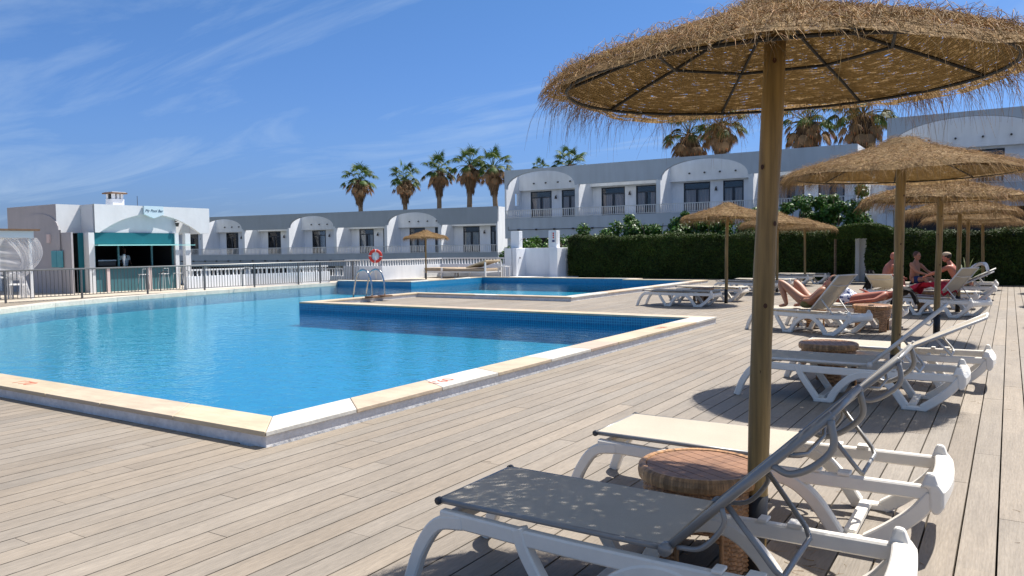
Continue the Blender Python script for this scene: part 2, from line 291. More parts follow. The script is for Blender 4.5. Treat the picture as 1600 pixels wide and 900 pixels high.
        if bevel:
            b = o.modifiers.new('b', 'BEVEL'); b.width = bevel; b.segments = 2; b.limit_method = 'ANGLE'; b.angle_limit = rad(50)
        return o
def npmesh(name, V, F, m_, tint=None, parent=None, nper=4):
    """fast mesh from arrays; F (n, nper)"""
    me = bpy.data.meshes.new(name); me.vertices.add(len(V)); me.vertices.foreach_set('co', np.asarray(V, 'f').ravel())
    n = len(F); me.loops.add(n * nper); me.polygons.add(n); me.loops.foreach_set('vertex_index', np.asarray(F, 'i').ravel())
    me.polygons.foreach_set('loop_start', np.arange(n, dtype='i') * nper); me.polygons.foreach_set('loop_total', np.full(n, nper, 'i'))
    me.update(calc_edges=True); me.materials.append(M[m_])
    ca = me.color_attributes.new('tint', 'FLOAT_COLOR', 'CORNER'); arr = np.ones((n * nper, 4), 'f')
    if tint is not None: arr[:, :3] = np.repeat(tint, nper, axis=0)
    ca.data.foreach_set('color', arr.ravel()); me.validate()
    o = bpy.data.objects.new(name, me); COL.objects.link(o)
    if parent: o.parent = parent
    return o
def tag(o, label=None, cat=None, group=None, kind=None):
    if label: o['label'] = label
    if cat: o['category'] = cat
    if group: o['group'] = group
    if kind: o['kind'] = kind
    return o
def root(name, label, cat, loc=(0, 0, 0), rz=0, group=None):
    o = bpy.data.objects.new(name, None); COL.objects.link(o); o.location = loc; o.rotation_euler = (0, 0, rz); o.empty_display_size = 0.2
    return tag(o, label, cat, group)
def copy_tree(o, parent=None):
    c = o.copy(); COL.objects.link(c); c.parent = parent
    for ch in [q for q in o.children]: copy_tree(ch, c)
    return c
def curve(pts, n=6):
    """Catmull-Rom through 2-d or 3-d points"""
    P = [Vector(p) for p in pts]; P = [P[0] * 2 - P[1]] + P + [P[-1] * 2 - P[-2]]; o = []
    for i in range(1, len(P) - 2):
        for k in range(n):
            t = k / n; a, b, c, d = P[i - 1:i + 3]
            o.append(0.5 * ((2 * b) + (c - a) * t + (2 * a - 5 * b + 4 * c - d) * t * t + (3 * b - a - 3 * c + d) * t ** 3))
    o.append(P[-2]); return o

# ------------------------------------------------------------------ pool, deck, ground
POOL = [(-5.15, 4.29), (-5.15, 14.3), (-16.1, 14.42), (-16.1, 19.3), (-10.6, 19.3), (-10.6, 30.1), (-13.8, 30.1), (-13.8, 30.95), (-21.6, 30.95),
        (-21.6, 25.6), (-26.0, 25.6), (-25.9, 21.5), (-25.55, 17.5), (-25.1, 14.6), (-24.3, 12.2), (-22.9, 10.0), (-19.5, 7.2), (-16, 4.29)]
CW = 0.41; WZ = -0.10; FD = -0.50
def offset(poly, d):
    n = len(poly); o = []
    for i in range(n):
        a, b, c = Vector(poly[i - 1]), Vector(poly[i]), Vector(poly[(i + 1) % n]); e1 = (b - a).normalized(); e2 = (c - b).normalized()
        n1_ = Vector((e1.y, -e1.x)); n2_ = Vector((e2.y, -e2.x)); q = (n1_ + n2_); q = q / max(0.2, q.dot(n1_)); o.append((b + q * d)[:])
    return o
OUT = offset(POOL, CW); BASE = offset(POOL, CW - 0.02)
def inside(p, poly):
    r = False; n = len(poly)
    for i in range(n):
        a, b = poly[i], poly[i - 1]
        if (a[1] > p[1]) != (b[1] > p[1]) and p[0] < (b[0] - a[0]) * (p[1] - a[1]) / (b[1] - a[1]) + a[0]: r = not r
    return r
# basin: walls with tile uv, floor
mb = MB(); n = len(POOL); u = 0
for i in range(n):
    a, b = POOL[i], POOL[(i + 1) % n]; L = math.dist(a, b)
    mb.quad((*a, FD), (*b, FD), (*b, 0.088 if not 10 <= i <= 15 else 0.03), (*a, 0.088 if not 10 <= i <= 15 else 0.03), None, [(u, FD), (u + L, FD), (u + L, 0.088), (u, 0.088)]); u += L
tag(mb.build('pool_walls', 'pooltile'), kind='structure')
mb = MB(); tri = tessellate_polygon([[Vector((*p, 0)) for p in POOL]]); mb.add([(*p, FD + 0.001) for p in POOL], tri); tag(mb.build('pool_floor', 'poolfloor'), kind='structure')
mb = MB(); mb.add([(*p, WZ) for p in POOL], tri); tag(mb.build('water', 'water'), kind='structure')
# coping slabs
mb = MB(); r2 = random.Random(3); wb = MB()
for i in range(n):
    a, b, A, B = [Vector(q) for q in (POOL[i], POOL[(i + 1) % n], OUT[i], OUT[(i + 1) % n])]; L = (b - a).length; k = max(1, round(L / 1.05)); ts = [0] + sorted(min(0.98, max(0.02, (j + r2.uniform(-0.18, 0.18)) / k)) for j in range(1, k)) + [1]
    for t0, t1 in zip(ts, ts[1:]):
        g = 0.003 / L; p0, p1, q0, q1 = a.lerp(b, t0 + g), a.lerp(b, t1 - g), A.lerp(B, t0 + g), A.lerp(B, t1 - g)
        w = r2.random(); br = r2.uniform(0.93, 1.06); c = (1.12, 1.32, 1.62) if w < 0.26 else (br, br * r2.uniform(0.96, 1.03), br * r2.uniform(0.92, 1.04))
        if 10 <= i <= 15: c = (1.1, 1.25, 1.45)
        if i == 0 and t0 == 0: c = (1.12, 1.34, 1.66)
        low = 10 <= i <= 15
        if low: p0, p1 = p0 + (p0 - q0).normalized() * 0.012, p1 + (p1 - q1).normalized() * 0.012
        mb.prism([tuple(p0), tuple(q0), tuple(q1), tuple(p1)], -0.115 if low else 0.09, 0.035 if low else 0.128, c)
    e = MB(); p0, p1 = Vector(BASE[i]), Vector(BASE[(i + 1) % n]); wb.quad((*p0, -0.09), (*p1, -0.09), (*p1, 0.09 if not 10 <= i <= 15 else 0.04), (*p0, 0.09 if not 10 <= i <= 15 else 0.04))
tag(mb.build('pool_coping', 'coping', bevel=0.006), kind='structure'); tag(wb.build('coping_base', 'coping_base'), kind='structure')
# ground sheet to the horizon with a hole for the pool
big = [(-2500, -2500), (2500, -2500), (2500, 2500), (-2500, 2500)]
mb = MB(); hole = BASE[::-1]; tri = tessellate_polygon([[Vector((*p, 0)) for p in big], [Vector((*p, 0)) for p in hole]]); mb.add([(*p, -1.7) for p in big], [(0, 1, 2, 3)])
tag(mb.build('ground', 'ground'), kind='structure')
rect = [(-20.5, -6), (9, -6), (9, 35), (-28, 35), (-28, -6)]
mb = MB(); rect = [(-40, -6), (12, -6), (12, 41), (-22, 41), (-22, 34.2), (-28.8, 34.2), (-28.8, 28.6), (-27.8, 28.6), (-27.8, 21.4), (-40, 21.4)]; tri = tessellate_polygon([[Vector((*p, 0)) for p in rect], [Vector((*p, 0)) for p in hole]]); mb.add([(*p, -0.08) for p in rect + hole], tri)
for a_, b_ in zip(rect, rect[1:] + rect[:1]): mb.quad((*a_, -1.7), (*b_, -1.7), (*b_, -0.08), (*a_, -0.08))
tag(mb.build('deck_underlay', 'under'), kind='structure')
# paved strips left of and behind the pool
mb = MB(); mb.prism([(-40, -6), (-30, -6), (-30, 4), (-25.2, 8), (-26.2, 12), (-26.42, 26.0), (-21.95, 26.0), (-21.95, 34.1), (-28.7, 34.1), (-28.7, 28.7), (-27.7, 28.7), (-27.7, 21.3), (-40, 21.3)], -0.078, 0.02); tag(mb.build('paving', 'paving'), kind='structure')
# boards
mb = MB(); pitch = 0.1625; r3 = random.Random(11)
def in_paving(x, y): return x < -26.3 or (x < -21.95 and y > 26)
c0 = -190
for c in range(c0, 60):
    x0 = -4.74 + c * pitch + 0.0048; x1 = x0 + pitch - 0.0096; xc = (x0 + x1) / 2
    if xc > 5.5 or xc < -29.5: continue
    off = (c * 0.62 + (c % 3) * 0.21) % 2.3; y = -2.0 - 2.3 + off
    while y < 35:
        L = 2.3
        for (ya, yb) in ((y, y + L),):
            # clip against the pool outline by sampling
            ys = np.arange(ya, yb, 0.05); keep = [not inside((xc, q), BASE) and not in_paving(xc, q) for q in ys]
            i = 0
            while i < len(ys):
                if keep[i]:
                    j = i
                    while j + 1 < len(ys) and keep[j + 1]: j += 1
                    a = ys[i]; b = min(yb, ys[j] + 0.05) - 0.003
                    w = r3.gauss(1, 0.045); h = r3.uniform(-0.022, 0.022); col = (w * (1 + h), w, w * (1 - h * 1.3)); zt = r3.uniform(-0.0008, 0.0008)
                    if b - a > 0.06: mb.box(x0, x1, a, b, -0.075, zt, col, faces=[1, 2, 3, 4, 5])
                    i = j + 1
                else: i += 1
        y += L
tag(mb.build('deck', 'board'), kind='structure')
def text(name, s, size, m_, parent=None, shear=0, ext=0.002):
    cu = bpy.data.curves.new(name, 'FONT'); cu.body = s; cu.size = size; cu.extrude = ext; cu.shear = shear; cu.align_x = 'CENTER'; cu.align_y = 'CENTER'
    o = bpy.data.objects.new(name, cu); COL.objects.link(o); bpy.context.view_layer.update()
    me = bpy.data.meshes.new_from_object(o.evaluated_get(bpy.context.evaluated_depsgraph_get())); COL.objects.unlink(o); bpy.data.objects.remove(o)
    me.materials.clear(); me.materials.append(M[m_]); q = bpy.data.objects.new(name, me); COL.objects.link(q)
    if parent: q.parent = parent
    return q
# red depth figures on the coping (read from the deck side)
for (x, y, rz, s_, lab) in ((-8.85, 4.09, 0, "1'70", 'red depth figure 170 painted on the near left coping'), (-4.95, 6.32, math.pi / 2, "1'60", 'red depth figure 160 painted on the coping beside the long deck'), (-4.93, 12.3, math.pi / 2, "1'60", 'faded red depth figure on coping near the inner pool corner')):
    t_ = text('depth_marking', s_, 0.2, 'paint', ext=0.0008); t_.location = (x, y, 0.129); t_.rotation_euler = (0, 0, rz); tag(t_, lab, 'depth marking', 'red depth figures on the pool coping')

# ------------------------------------------------------------------ straw parasols
def strands(seeds, m_, name, parent, nseg, radius, sides=3, taper=True):
    """seeds: list of (points array (nseg+1,3), r, tint)"""
    P = np.array([s_[0] for s_ in seeds]); R = np.array([s_[1] for s_ in seeds]); T = np.array([s_[2] for s_ in seeds]); N = len(P); K = nseg + 1
    D = np.gradient(P, axis=1); D /= np.linalg.norm(D, axis=2, keepdims=True) + 1e-9
    up = np.tile(np.array([0.31, 0.2, 0.93]), (N, K, 1)); A = np.cross(D, up); A /= np.linalg.norm(A, axis=2, keepdims=True) + 1e-9; B = np.cross(A, D)
    tp = np.linspace(1, 0.35, K)[None, :, None] if taper else 1
    V = []
    for j in range(sides):
        t = 2 * math.pi * j / sides; V.append(P + (A * math.cos(t) + B * math.sin(t)) * R[:, None, None] * tp)
    V = np.stack(V, axis=2).reshape(-1, 3)
    base = (np.arange(N) * K * sides)[:, None, None]; i = (np.arange(nseg) * sides)[None, :, None]; j = np.arange(sides)[None, None, :]; j2 = (np.arange(sides) + 1)[None, None, :] % sides
    F = np.stack([base + i + j, base + i + j2, base + i + sides + j2, base + i + sides + j], axis=-1).reshape(-1, 4)
    return npmesh(name, V, F, m_, np.repeat(T, nseg * sides, axis=0), parent)
def straw_tint(r, bright=1.0):
    w = r.uniform(0.55, 1.35) * bright; w = w * 1.5 if r.random() < 0.10 else w; return (w, w * r.uniform(0.88, 1.02), w * r.uniform(0.72, 1.0))
PROF = [(0.0, 2.565), (0.10, 2.56), (0.17, 2.52), (0.26, 2.47), (0.45, 2.405), (0.70, 2.335), (0.92, 2.265), (1.06, 2.215), (1.12, 2.175)]
def prof_z(r):
    for (a, za), (b, zb) in zip(PROF, PROF[1:]):
        if r <= b: return za + (zb - za) * (r - a) / (b - a)
    return PROF[-1][1] - (r - 1.12) * 1.2
def parasol(label, loc, seed, dens, rz=0, group='straw parasols over the sun loungers', r_pole=0.047, zoff=0, lean=0, sag=1.0, fringe=1.0, rs=1.0, tilt=0.0, hang=1.0, edge=9.0, nearthin=0.0):
    r = random.Random(seed); RT = root('straw_parasol', label, 'parasol', loc, rz, group)
    # pole with slight bow, sleeve, knots
    mb = MB(); pts = [(lean * z + 0.004 * math.sin(z * 3 + seed), 0.004 * math.cos(z * 2.3 + seed), z) for z in np.linspace(0.02, 2.44, 15)]
    mb.tube(pts, [r_pole * (1 + 0.03 * math.sin(k * 1.7 + seed)) for k in range(15)], 20); pole = mb.build('pole', 'pole', RT, True)
    mb = MB(); mb.tube([(0, 0, 0), (lean * 0.36, 0, 0.36)], r_pole + 0.004, 20); mb.build('pole_sleeve', 'sleeve', RT, True)
    mb = MB()
    for k in range(6):
        z = 0.55 + k * 0.34 + r.uniform(-0.08, 0.08); a = -1.1 + r.uniform(-0.9, 0.9) - rz; c_, s_ = math.cos(a), math.sin(a)
        ring = [(lean * z + c_ * (r_pole + 0.0022) - s_ * 0.009 * math.cos(t), s_ * (r_pole + 0.0022) + c_ * 0.009 * math.cos(t), z + 0.012 * math.sin(t)) for t in np.linspace(0, 2 * math.pi, 9)[:-1]]
        mb = MB(); mb.add(ring, [tuple(range(8))]); mb.build('knot', 'knot', pole)
    cx = lean * 2.4
    def wp(p): return (cx + (p[0] - cx) * rs, p[1] * rs, p[2] + tilt * p[1])
    def warp(q): return [([wp(p) for p in a_], b_, c_) for a_, b_, c_ in q]
    # canopy: upper thatch shell, lower reed mat
    def shell(name, dz, m_, rmax, dir_):
        mb = MB(); NA = 72; prof = [(a, z) for a, z in PROF if a <= rmax + 0.001]; rows = []; L = 0
        pts2 = []
        for q in range(len(prof) - 1):
            for k in range(4): t = k / 4; pts2.append((prof[q][0] * (1 - t) + prof[q + 1][0] * t, prof[q][1] * (1 - t) + prof[q + 1][1] * t))
        pts2.append(prof[-1]); pts2[0] = (0.012, pts2[0][1])
        for q, (a, z) in enumerate(pts2):
            rows.append([(cx + a * (1 + (0.05 * math.sin(3 * th + seed) + 0.03 * math.sin(7 * th + seed * 2)) * (a / 1.1) ** 4 * 0.6) * math.cos(th), a * (1 + 0.03 * math.sin(5 * th + seed) * (a / 1.1) ** 4) * math.sin(th),
                          z + dz + zoff + sag * 0.018 * math.sin(4 * th + seed) * (a / 1.1) ** 2 + 0.004 * math.sin(19 * th + a * 30)) for th in np.linspace(0, 2 * math.pi, NA + 1)[:-1]])
        for q in range(len(rows) - 1):
            for j in range(NA):
                k = (j + 1) % NA; u0, u1, w0, w1 = j / NA, (j + 1) / NA, pts2[q][0] / 1.12, pts2[q + 1][0] / 1.12
                mb.quad(rows[q][j], rows[q][k], rows[q + 1][k], rows[q + 1][j], None, [(u0, w0), (u1, w0), (u1, w1), (u0, w1)])
        mb.v = [wp(p) for p in mb.v]; o = mb.build(name, m_, RT, True); bm = bmesh.new(); bm.from_mesh(o.data); bmesh.ops.remove_doubles(bm, verts=bm.verts, dist=0.0005); bmesh.ops.recalc_face_normals(bm, faces=bm.faces); bm.to_mesh(o.data); bm.free(); return o
    canopy = shell('canopy', 0, 'thatch' if dens > 1 else 'thatchdense', 1.12, 1); shell('reed_lining', -0.014, 'reed' if dens > 1 else 'reeddense', 1.06, -1)
    # lying straw
    sd_ = []
    for k in range(int(9000 * dens)):
        a = math.sqrt(r.uniform(0.0, 1)) * 1.12 if k % 4 else r.uniform(0.95, 1.12); th = r.uniform(0, 2 * math.pi); d = th + r.gauss(0, 0.75) * (1 if r.random() < 0.8 else 2.5) + (r.choice((-1.2, 1.2)) if k % 4 == 0 else 0); L = r.uniform(0.05, 0.17) * (1 if a < 0.95 or dens < 1 else 0.55); p = []
        cur = r.gauss(0, 1.2); x, y = a * math.cos(th), a * math.sin(th); lift = r.uniform(0.0, 0.03) if r.random() < 0.85 else r.uniform(0.02, 0.07)
        for q in range(4):
            t = q / 3; rr = math.hypot(x, y); sc_ = min(1, edge / max(rr, 0.01)); x *= sc_; y *= sc_; rr = min(rr, edge); z = prof_z(min(rr, 1.12)) - max(0, rr - 1.12) * 1.3 + zoff + 0.006 + lift * math.sin(t * 2.4); ex = 1.0 + 0.018 * (rr > 1.0)
            p.append((cx + x * ex, y * ex, z)); x += math.cos(d + cur * t) * L / 3; y += math.sin(d + cur * t) * L / 3
        sd_.append((p, r.uniform(0.0008, 0.0019) * (1 if dens > 0.7 else 2.6), straw_tint(r)))
    strands(warp(sd_), 'strand', 'straw_cover', canopy, 3, 1)
    # hanging fringe in uneven tufts
    sd_ = []; tuft = [r.uniform(0, 2 * math.pi) for _ in range(70)]; tl = [r.uniform(0.4, 1.0) ** 1.5 for _ in range(70)]
    for k in range(int(3000 * dens * fringe)):
        i = r.randrange(70); th = tuft[i] + r.gauss(0, 0.045) if r.random() < 0.72 else r.uniform(0, 2 * math.pi); ln = (0.05 + 0.26 * tl[i] * r.random() ** 1.1) if r.random() < 0.92 else r.uniform(0.1, 0.36); ln *= hang
        if nearthin and math.sin(th) < -0.15 and r.random() < nearthin: continue
        a = r.uniform(1.0, 1.13); z = prof_z(a) + zoff - r.uniform(0, 0.03); out_ = r.uniform(0.1, 0.75); x, y = a * math.cos(th), a * math.sin(th); sw = r.gauss(0, 0.35); p = []; wob = r.gauss(0, 0.25)
        for q in range(6):
            t = q / 5; p.append((cx + x, y, z)); s_ = ln / 5; dn = 0.35 + 1.3 * t
            dx = math.cos(th) * out_ * (1 - 0.8 * t) - math.sin(th) * (sw + wob * math.sin(4 * t)); dy = math.sin(th) * out_ * (1 - 0.8 * t) + math.cos(th) * (sw + wob * math.sin(4 * t)); nn = math.sqrt(dx * dx + dy * dy + dn * dn)
            x += dx / nn * s_; y += dy / nn * s_; z -= dn / nn * s_
        sd_.append((p, r.uniform(0.0006, 0.0013) * (1 if dens > 0.7 else 2.3), straw_tint(r, 0.9)))
    # stray wisps standing off the top
    for k in range(int(420 * dens)):
        th = r.uniform(0, 2 * math.pi); a = r.uniform(0.05, 1.12); x, y, z = a * math.cos(th), a * math.sin(th), prof_z(a) + zoff; L = r.uniform(0.06, 0.22); d = r.uniform(0, 6.28); p = []
        for q in range(6): t = q / 5; p.append((cx + x, y, z)); x += math.cos(d + t) * L / 5; y += math.sin(d + t) * L / 5; z += (0.55 - 1.5 * t) * L / 5
        sd_.append((p, r.uniform(0.0008, 0.0014) * (1 if dens > 0.7 else 2), straw_tint(r, 1.1)))
    strands(warp(sd_), 'strand', 'fringe', canopy, 5, 1)
    # wire frame: ribs and two rings
    ph = 0.25 + seed * 0.3
    for k in range(8):
        th = ph + k * math.pi / 4; mb = MB(); mb.tube([wp((cx + a * math.cos(th), a * math.sin(th), prof_z(a) + zoff - 0.030)) for a in (0.04, 0.3, 0.55, 0.8, 1.03)], 0.0075, 6); mb.build('rib', 'wire', RT)
    for a, ns_ in ((0.58, 9), (1.03, 33)):
        mb = MB(); ring = [wp((cx + a * math.cos(t), a * math.sin(t), prof_z(a) + zoff - 0.036)) for t in ph + np.linspace(0, 2 * math.pi, ns_)]; mb.tube(ring, 0.0075, 6, cap=False); mb.build('frame_ring', 'wire', RT)
    return RT
P0 = parasol('large straw parasol with ragged fringe filling the upper right foreground', (-0.972, 3.55, 0), 1, 1.5, lean=0.034, zoff=0.022, rs=0.89, tilt=0.03, fringe=0.5, hang=1.0, edge=1.155, nearthin=0.8)
P1 = parasol('straw parasol second from the camera over two white loungers with raised backs', (-0.979, 8.78, 0), 5, 0.75, lean=0.02)
P2 = parasol('straw parasol third from the camera, its dark wire frame seen from below', (-0.966, 14.05, 0), 9, 0.5, lean=0.012, zoff=0.0)
def put(src, loc, rz, label, sc=1, group=None):
    c = copy_tree(src); c.location = loc; c.rotation_euler = (0, 0, rz); c.scale = (sc, sc, sc); c['label'] = label
    if group: c['group'] = group
    return c
put(P2, (-0.93, 19.3, 0), 1.0, 'straw parasol fourth in the deck row, beyond the third pole', 0.98)
put(P1, (-0.95, 24.5, 0), 2.1, 'straw parasol fifth in the deck row, near the hedge', 0.97)
put(P2, (-0.72, 29.4, 0), 2.9, 'farthest straw parasol of the deck row, just in front of the hedge', 0.97)
P3 = parasol('straw parasol over the flat loungers beside the inner pool, left of the front pole', (-6.2, 19.95, 0), 13, 0.4, lean=0.012, r_pole=0.042, fringe=1.5, zoff=0.03)
put(P3, (-6.2, 25.2, 0), 1.7, 'straw parasol before the hedge, mostly hidden behind the front pole', 0.97)
put(P3, (-6.45, 30.4, 0), 3.3, 'straw parasol closest to the hedge beside its arched opening', 0.95)
for y, lb in ((17.3, 'straw parasol at the right edge casting shade across the deck'), (22.5, 'straw parasol at the right edge, second of its row'), (27.8, 'straw parasol at the right edge close to the hedge')):
    put(P2, (1.95, y, 0), y, lb, 1, 'straw parasols at the right edge')
put(P3, (-24.35, 30.0, 0), 0.6, 'lone straw parasol on the far side of the pool by the canvas daybed', 0.94)

# ------------------------------------------------------------------ loungers
def lounger(label, loc, ang, rz=0, tube='tube', handles=True, group='white sun loungers on the deck', smat='sling'):
    RT = root('sun_lounger', label, 'sun lounger', loc, rz, group); HX = 1.26; HZ = 0.382; BL = 0.80
    for s_ in (-1, 1):
        y = 0.30 * s_; mb = MB()
        def bm_(pts, w, th, nn=6): mb.beam([(p.x, p.y) for p in curve([Vector((a, b)) for a, b in pts], nn)], w, y - th / 2, y + th / 2)
        bm_([(0.22, 0.322), (0.9, 0.305), (1.97, 0.31)], 0.068, 0.046, 3)
        bm_([(0.34, 0.315), (0.20, 0.285), (0.10, 0.16), (0.035, 0.0)], 0.062, 0.052)
        bm_([(0.62, 0.345), (0.66, 0.24), (0.80, 0.03)], 0.056, 0.060)
        bm_([(0.775, 0.019), (0.935, 0.019)], 0.038, 0.066)
        bm_([(0.915, 0.02), (0.98, 0.135), (1.08, 0.235), (1.20, 0.285), (1.33, 0.275), (1.45, 0.185), (1.56, 0.03)], 0.066, 0.0625)
        bm_([(1.53, 0.0195), (1.715, 0.0195)], 0.039, 0.067)
        bm_([(1.695, 0.022), (1.80, 0.10), (1.91, 0.20), (1.985, 0.30)], 0.072, 0.0635)
        mb.box(1.56, 1.62, y - 0.034, y + 0.034, 0.345, 0.362); mb.box(1.44, 1.48, y - 0.034, y + 0.034, 0.345, 0.358)
        mb.build('side_frame', 'plastic', RT, bevel=0.004)
    mb = MB(); pr = [(1.935, 0.335), (1.945, 0.358), (2.005, 0.352), (2.03, 0.315), (2.03, 0.27), (2.012, 0.236), (1.985, 0.232), (1.97, 0.262), (1.965, 0.325)]; NYh = 14; vs = []
    for j in range(NYh + 1): t_ = 2 * j / NYh - 1; vs += [(x + 0.022 * (1 - t_ * t_) , 0.338 * t_, z + (0.012 * t_ ** 4 if z > 0.3 else -0.02 * t_ ** 6)) for x, z in pr]
    kk = len(pr); mb.add(vs, [(i * kk + j, i * kk + (j + 1) % kk, (i + 1) * kk + (j + 1) % kk, (i + 1) * kk + j) for i in range(NYh) for j in range(kk)] + [tuple(range(kk))[::-1], tuple(NYh * kk + j for j in range(kk))])
    for s_ in (-1, 1):
        y = s_ * 0.305; mb.add([(1.93, y - 0.035, 0.34), (2.015, y - 0.035, 0.34), (2.015, y + 0.032, 0.34), (1.93, y + 0.032, 0.34), (1.955, y - 0.018, 0.412), (1.99, y - 0.018, 0.408), (1.99, y + 0.016, 0.408), (1.955, y + 0.016, 0.412)], [(0, 3, 2, 1), (4, 5, 6, 7), (0, 1, 5, 4), (1, 2, 6, 5), (2, 3, 7, 6), (3, 0, 4, 7)])
    mb.build('head_beam', 'plastic', RT, bevel=0.012)
    for q in ((0.225, 0.275, -0.272, 0.272, 0.285, 0.34), (0.80, 0.86, -0.265, 0.265, 0.02, 0.055), (1.58, 1.64, -0.265, 0.265, 0.02, 0.055)): mb = MB(); mb.box(*q); mb.build('cross_bar', 'plastic', RT, bevel=0.006)
    # seat sling with sagging fabric and side hems
    def sheet(name, p0, p1, nrm, m_, par, hw=0.285, sagd=0.012):
        mb = MB(); NX, NY = 14, 8; p0, p1, nrm = Vector(p0), Vector(p1), Vector(nrm)
        for sgn in (0.003, -0.003):
            g_ = [[p0.lerp(p1, i / NX) + Vector((0, hw * (2 * j / NY - 1), 0)) + nrm * (sgn - sagd * (1 - (2 * j / NY - 1) ** 2) * (1 - abs(2 * i / NX - 1) ** 4)) for j in range(NY + 1)] for i in range(NX + 1)]
            for i in range(NX):
                for j in range(NY): mb.quad(g_[i][j], g_[i][j + 1], g_[i + 1][j + 1], g_[i + 1][j])
        return mb.build(name, m_, par, True)
    seat = sheet('seat_sling', (0.20, 0, 0.392), (HX - 0.01, 0, 0.392), (0, 0, 1), smat, RT)
    mb = MB()
    for s_ in (-1, 1): mb.tube([(0.19, s_ * 0.287, 0.385), (HX, s_ * 0.287, 0.382)], 0.0125, 8)
    mb.tube([(0.195, -0.287, 0.385), (0.195, 0.287, 0.385)], 0.0125, 8); mb.build('seat_tube', tube, RT, True)
    for s_ in (-1, 1): mb = MB(); mb.tube([(0.195, s_ * 0.283, 0.385), (0.195, s_ * 0.303, 0.385)], 0.0175, 10); mb.build('end_cap', 'cap', RT, True)
    for s_ in (-1, 1): mb = MB(); mb.tube([(HX, s_ * 0.287, 0.385), (HX, s_ * 0.318, 0.385)], 0.026, 12); mb.build('hinge', tube, RT, True)
    # backrest
    ca, sa = math.cos(ang), math.sin(ang); d = Vector((ca, 0, sa)); nv = Vector((-sa, 0, ca)); H0 = Vector((HX, 0, HZ))
    def bp(s_, y, up=0): q = H0 + d * s_ + nv * up; return (q.x, y, q.z)
    mb = MB()
    for s_ in (-1, 1): mb.tube([bp(0, 0.287 * s_), bp(BL, 0.287 * s_)], 0.0155, 8)
    mb.tube([bp(BL - 0.01, -0.287), bp(BL - 0.01, 0.287)], 0.0125, 8); mb.tube([bp(0.60, -0.287, -0.015), bp(0.60, -0.15, -0.05), bp(0.60, 0.15, -0.05), bp(0.60, 0.287, -0.015)], 0.008, 8); bf = mb.build('backrest_frame', tube, RT, True)
    sheet('back_sling', bp(0.02, 0, 0.008), bp(BL, 0, 0.008), nv, smat, RT)
    if ang > 0.1:
        px, pz = 1.66, 0.345; mb = MB()
        mb.tube([bp(0.29, -0.262, -0.012), (px - 0.02, -0.245, pz + 0.02), (px, -0.215, pz - 0.012), (px, 0.215, pz - 0.012), (px - 0.02, 0.245, pz + 0.02), bp(0.29, 0.262, -0.012)], 0.0115, 8); mb.build('support_strut', tube, RT, True)
    if handles:
        for s_ in (-1, 1):
            mb = MB(); mb.tube(curve([bp(0.53, 0.292 * s_, -0.01), bp(0.56, 0.302 * s_, -0.062), bp(0.64, 0.306 * s_, -0.088), bp(0.73, 0.302 * s_, -0.080), bp(0.785, 0.292 * s_, -0.01)], 5), 0.0125, 8); mb.build('handle', tube, RT, True)
            mb = MB(); mb.tube(curve([bp(0.28, 0.29 * s_, -0.01), bp(0.24, 0.296 * s_, -0.06), bp(0.12, 0.298 * s_, -0.072), bp(0.04, 0.29 * s_, -0.02)], 5), 0.010, 8); mb.build('brace', tube, RT, True)
    return RT
A45 = rad(44.5)
LA = lounger('white lounger nearest the camera, grey sling flecked with parasol shade', (-2.31, 2.96, 0), A45)
LB = lounger('second white lounger from the camera, cream sling in full sun', (-2.27, 4.43, 0), rad(44.5))
LC = lounger('white lounger with raised white back, nearer of the pair under the second parasol', (-2.33, 8.05, 0), rad(43), tube='tube_white', handles=False)
LD = lounger('white lounger with low reclined back beyond the wicker stool of the second parasol', (-2.15, 9.35, 0), rad(27), tube='tube_white', handles=False)
FL = lounger('flat', (0, 0, 0), 0.0, tube='tube', handles=False)
UP = lounger('up', (0, 0, 0), rad(50), tube='tube_white', handles=False)
G2 = 'white sun loungers on the deck'
put(UP, (-3.90, 14.30, 0), rad(-20), 'white lounger with upright cream back carrying the sunbather with bent knees', 1, G2)
put(FL, (-3.55, 15.3, 0), 0, 'white lounger beyond the cane stool carrying the sunbather in floral shorts', 1, G2)
put(UP, (-2.22, 18.75, 0), rad(-28), 'white lounger with upright beige back and a crimson towel on it', 1, G2)
put(FL, (-2.6, 20.3, 0), 0, 'flat white lounger just behind the crimson towel lounger', 1, G2)
put(LD, (-2.46, 22.75, 0), rad(-97), 'white lounger turned with its cream back towards the camera, dark clothes beside it', 1, G2)
put(LD, (-2.3, 23.6, 0), 0, 'white lounger with a white towel over its head end, near the hedge', 1, G2)
put(FL, (-3.6, 24.6, 0), 0, 'flat white lounger under the man in navy shorts', 1, G2)
put(LD, (-2.3, 26.3, 0), 0, 'white lounger farthest along the deck row', 1, G2)
G3 = 'flat white loungers beside the inner pool'
FLG = lounger('flat white lounger in front of the inner pool parasol pole', (-8.05, 18.7, 0), 0.0, handles=False, group=G3)
for x, y, lb in ((-7.95, 20.75, 'flat white lounger just behind the inner pool parasol pole'), (-8.0, 24.4, 'flat white lounger in front of the parasol hidden by the front pole'),
                 (-7.9, 26.0, 'flat white lounger behind the parasol hidden by the front pole'), (-8.1, 29.6, 'flat white lounger in front of the parasol by the hedge opening'), (-7.8, 31.2, 'flat white lounger closest to the hedge')):
    put(FLG, (x, y, 0), 0, lb, 1, G3)
for t_ in (FL, UP):
    for ch in list(t_.children): bpy.data.objects.remove(ch)
    bpy.data.objects.remove(t_)

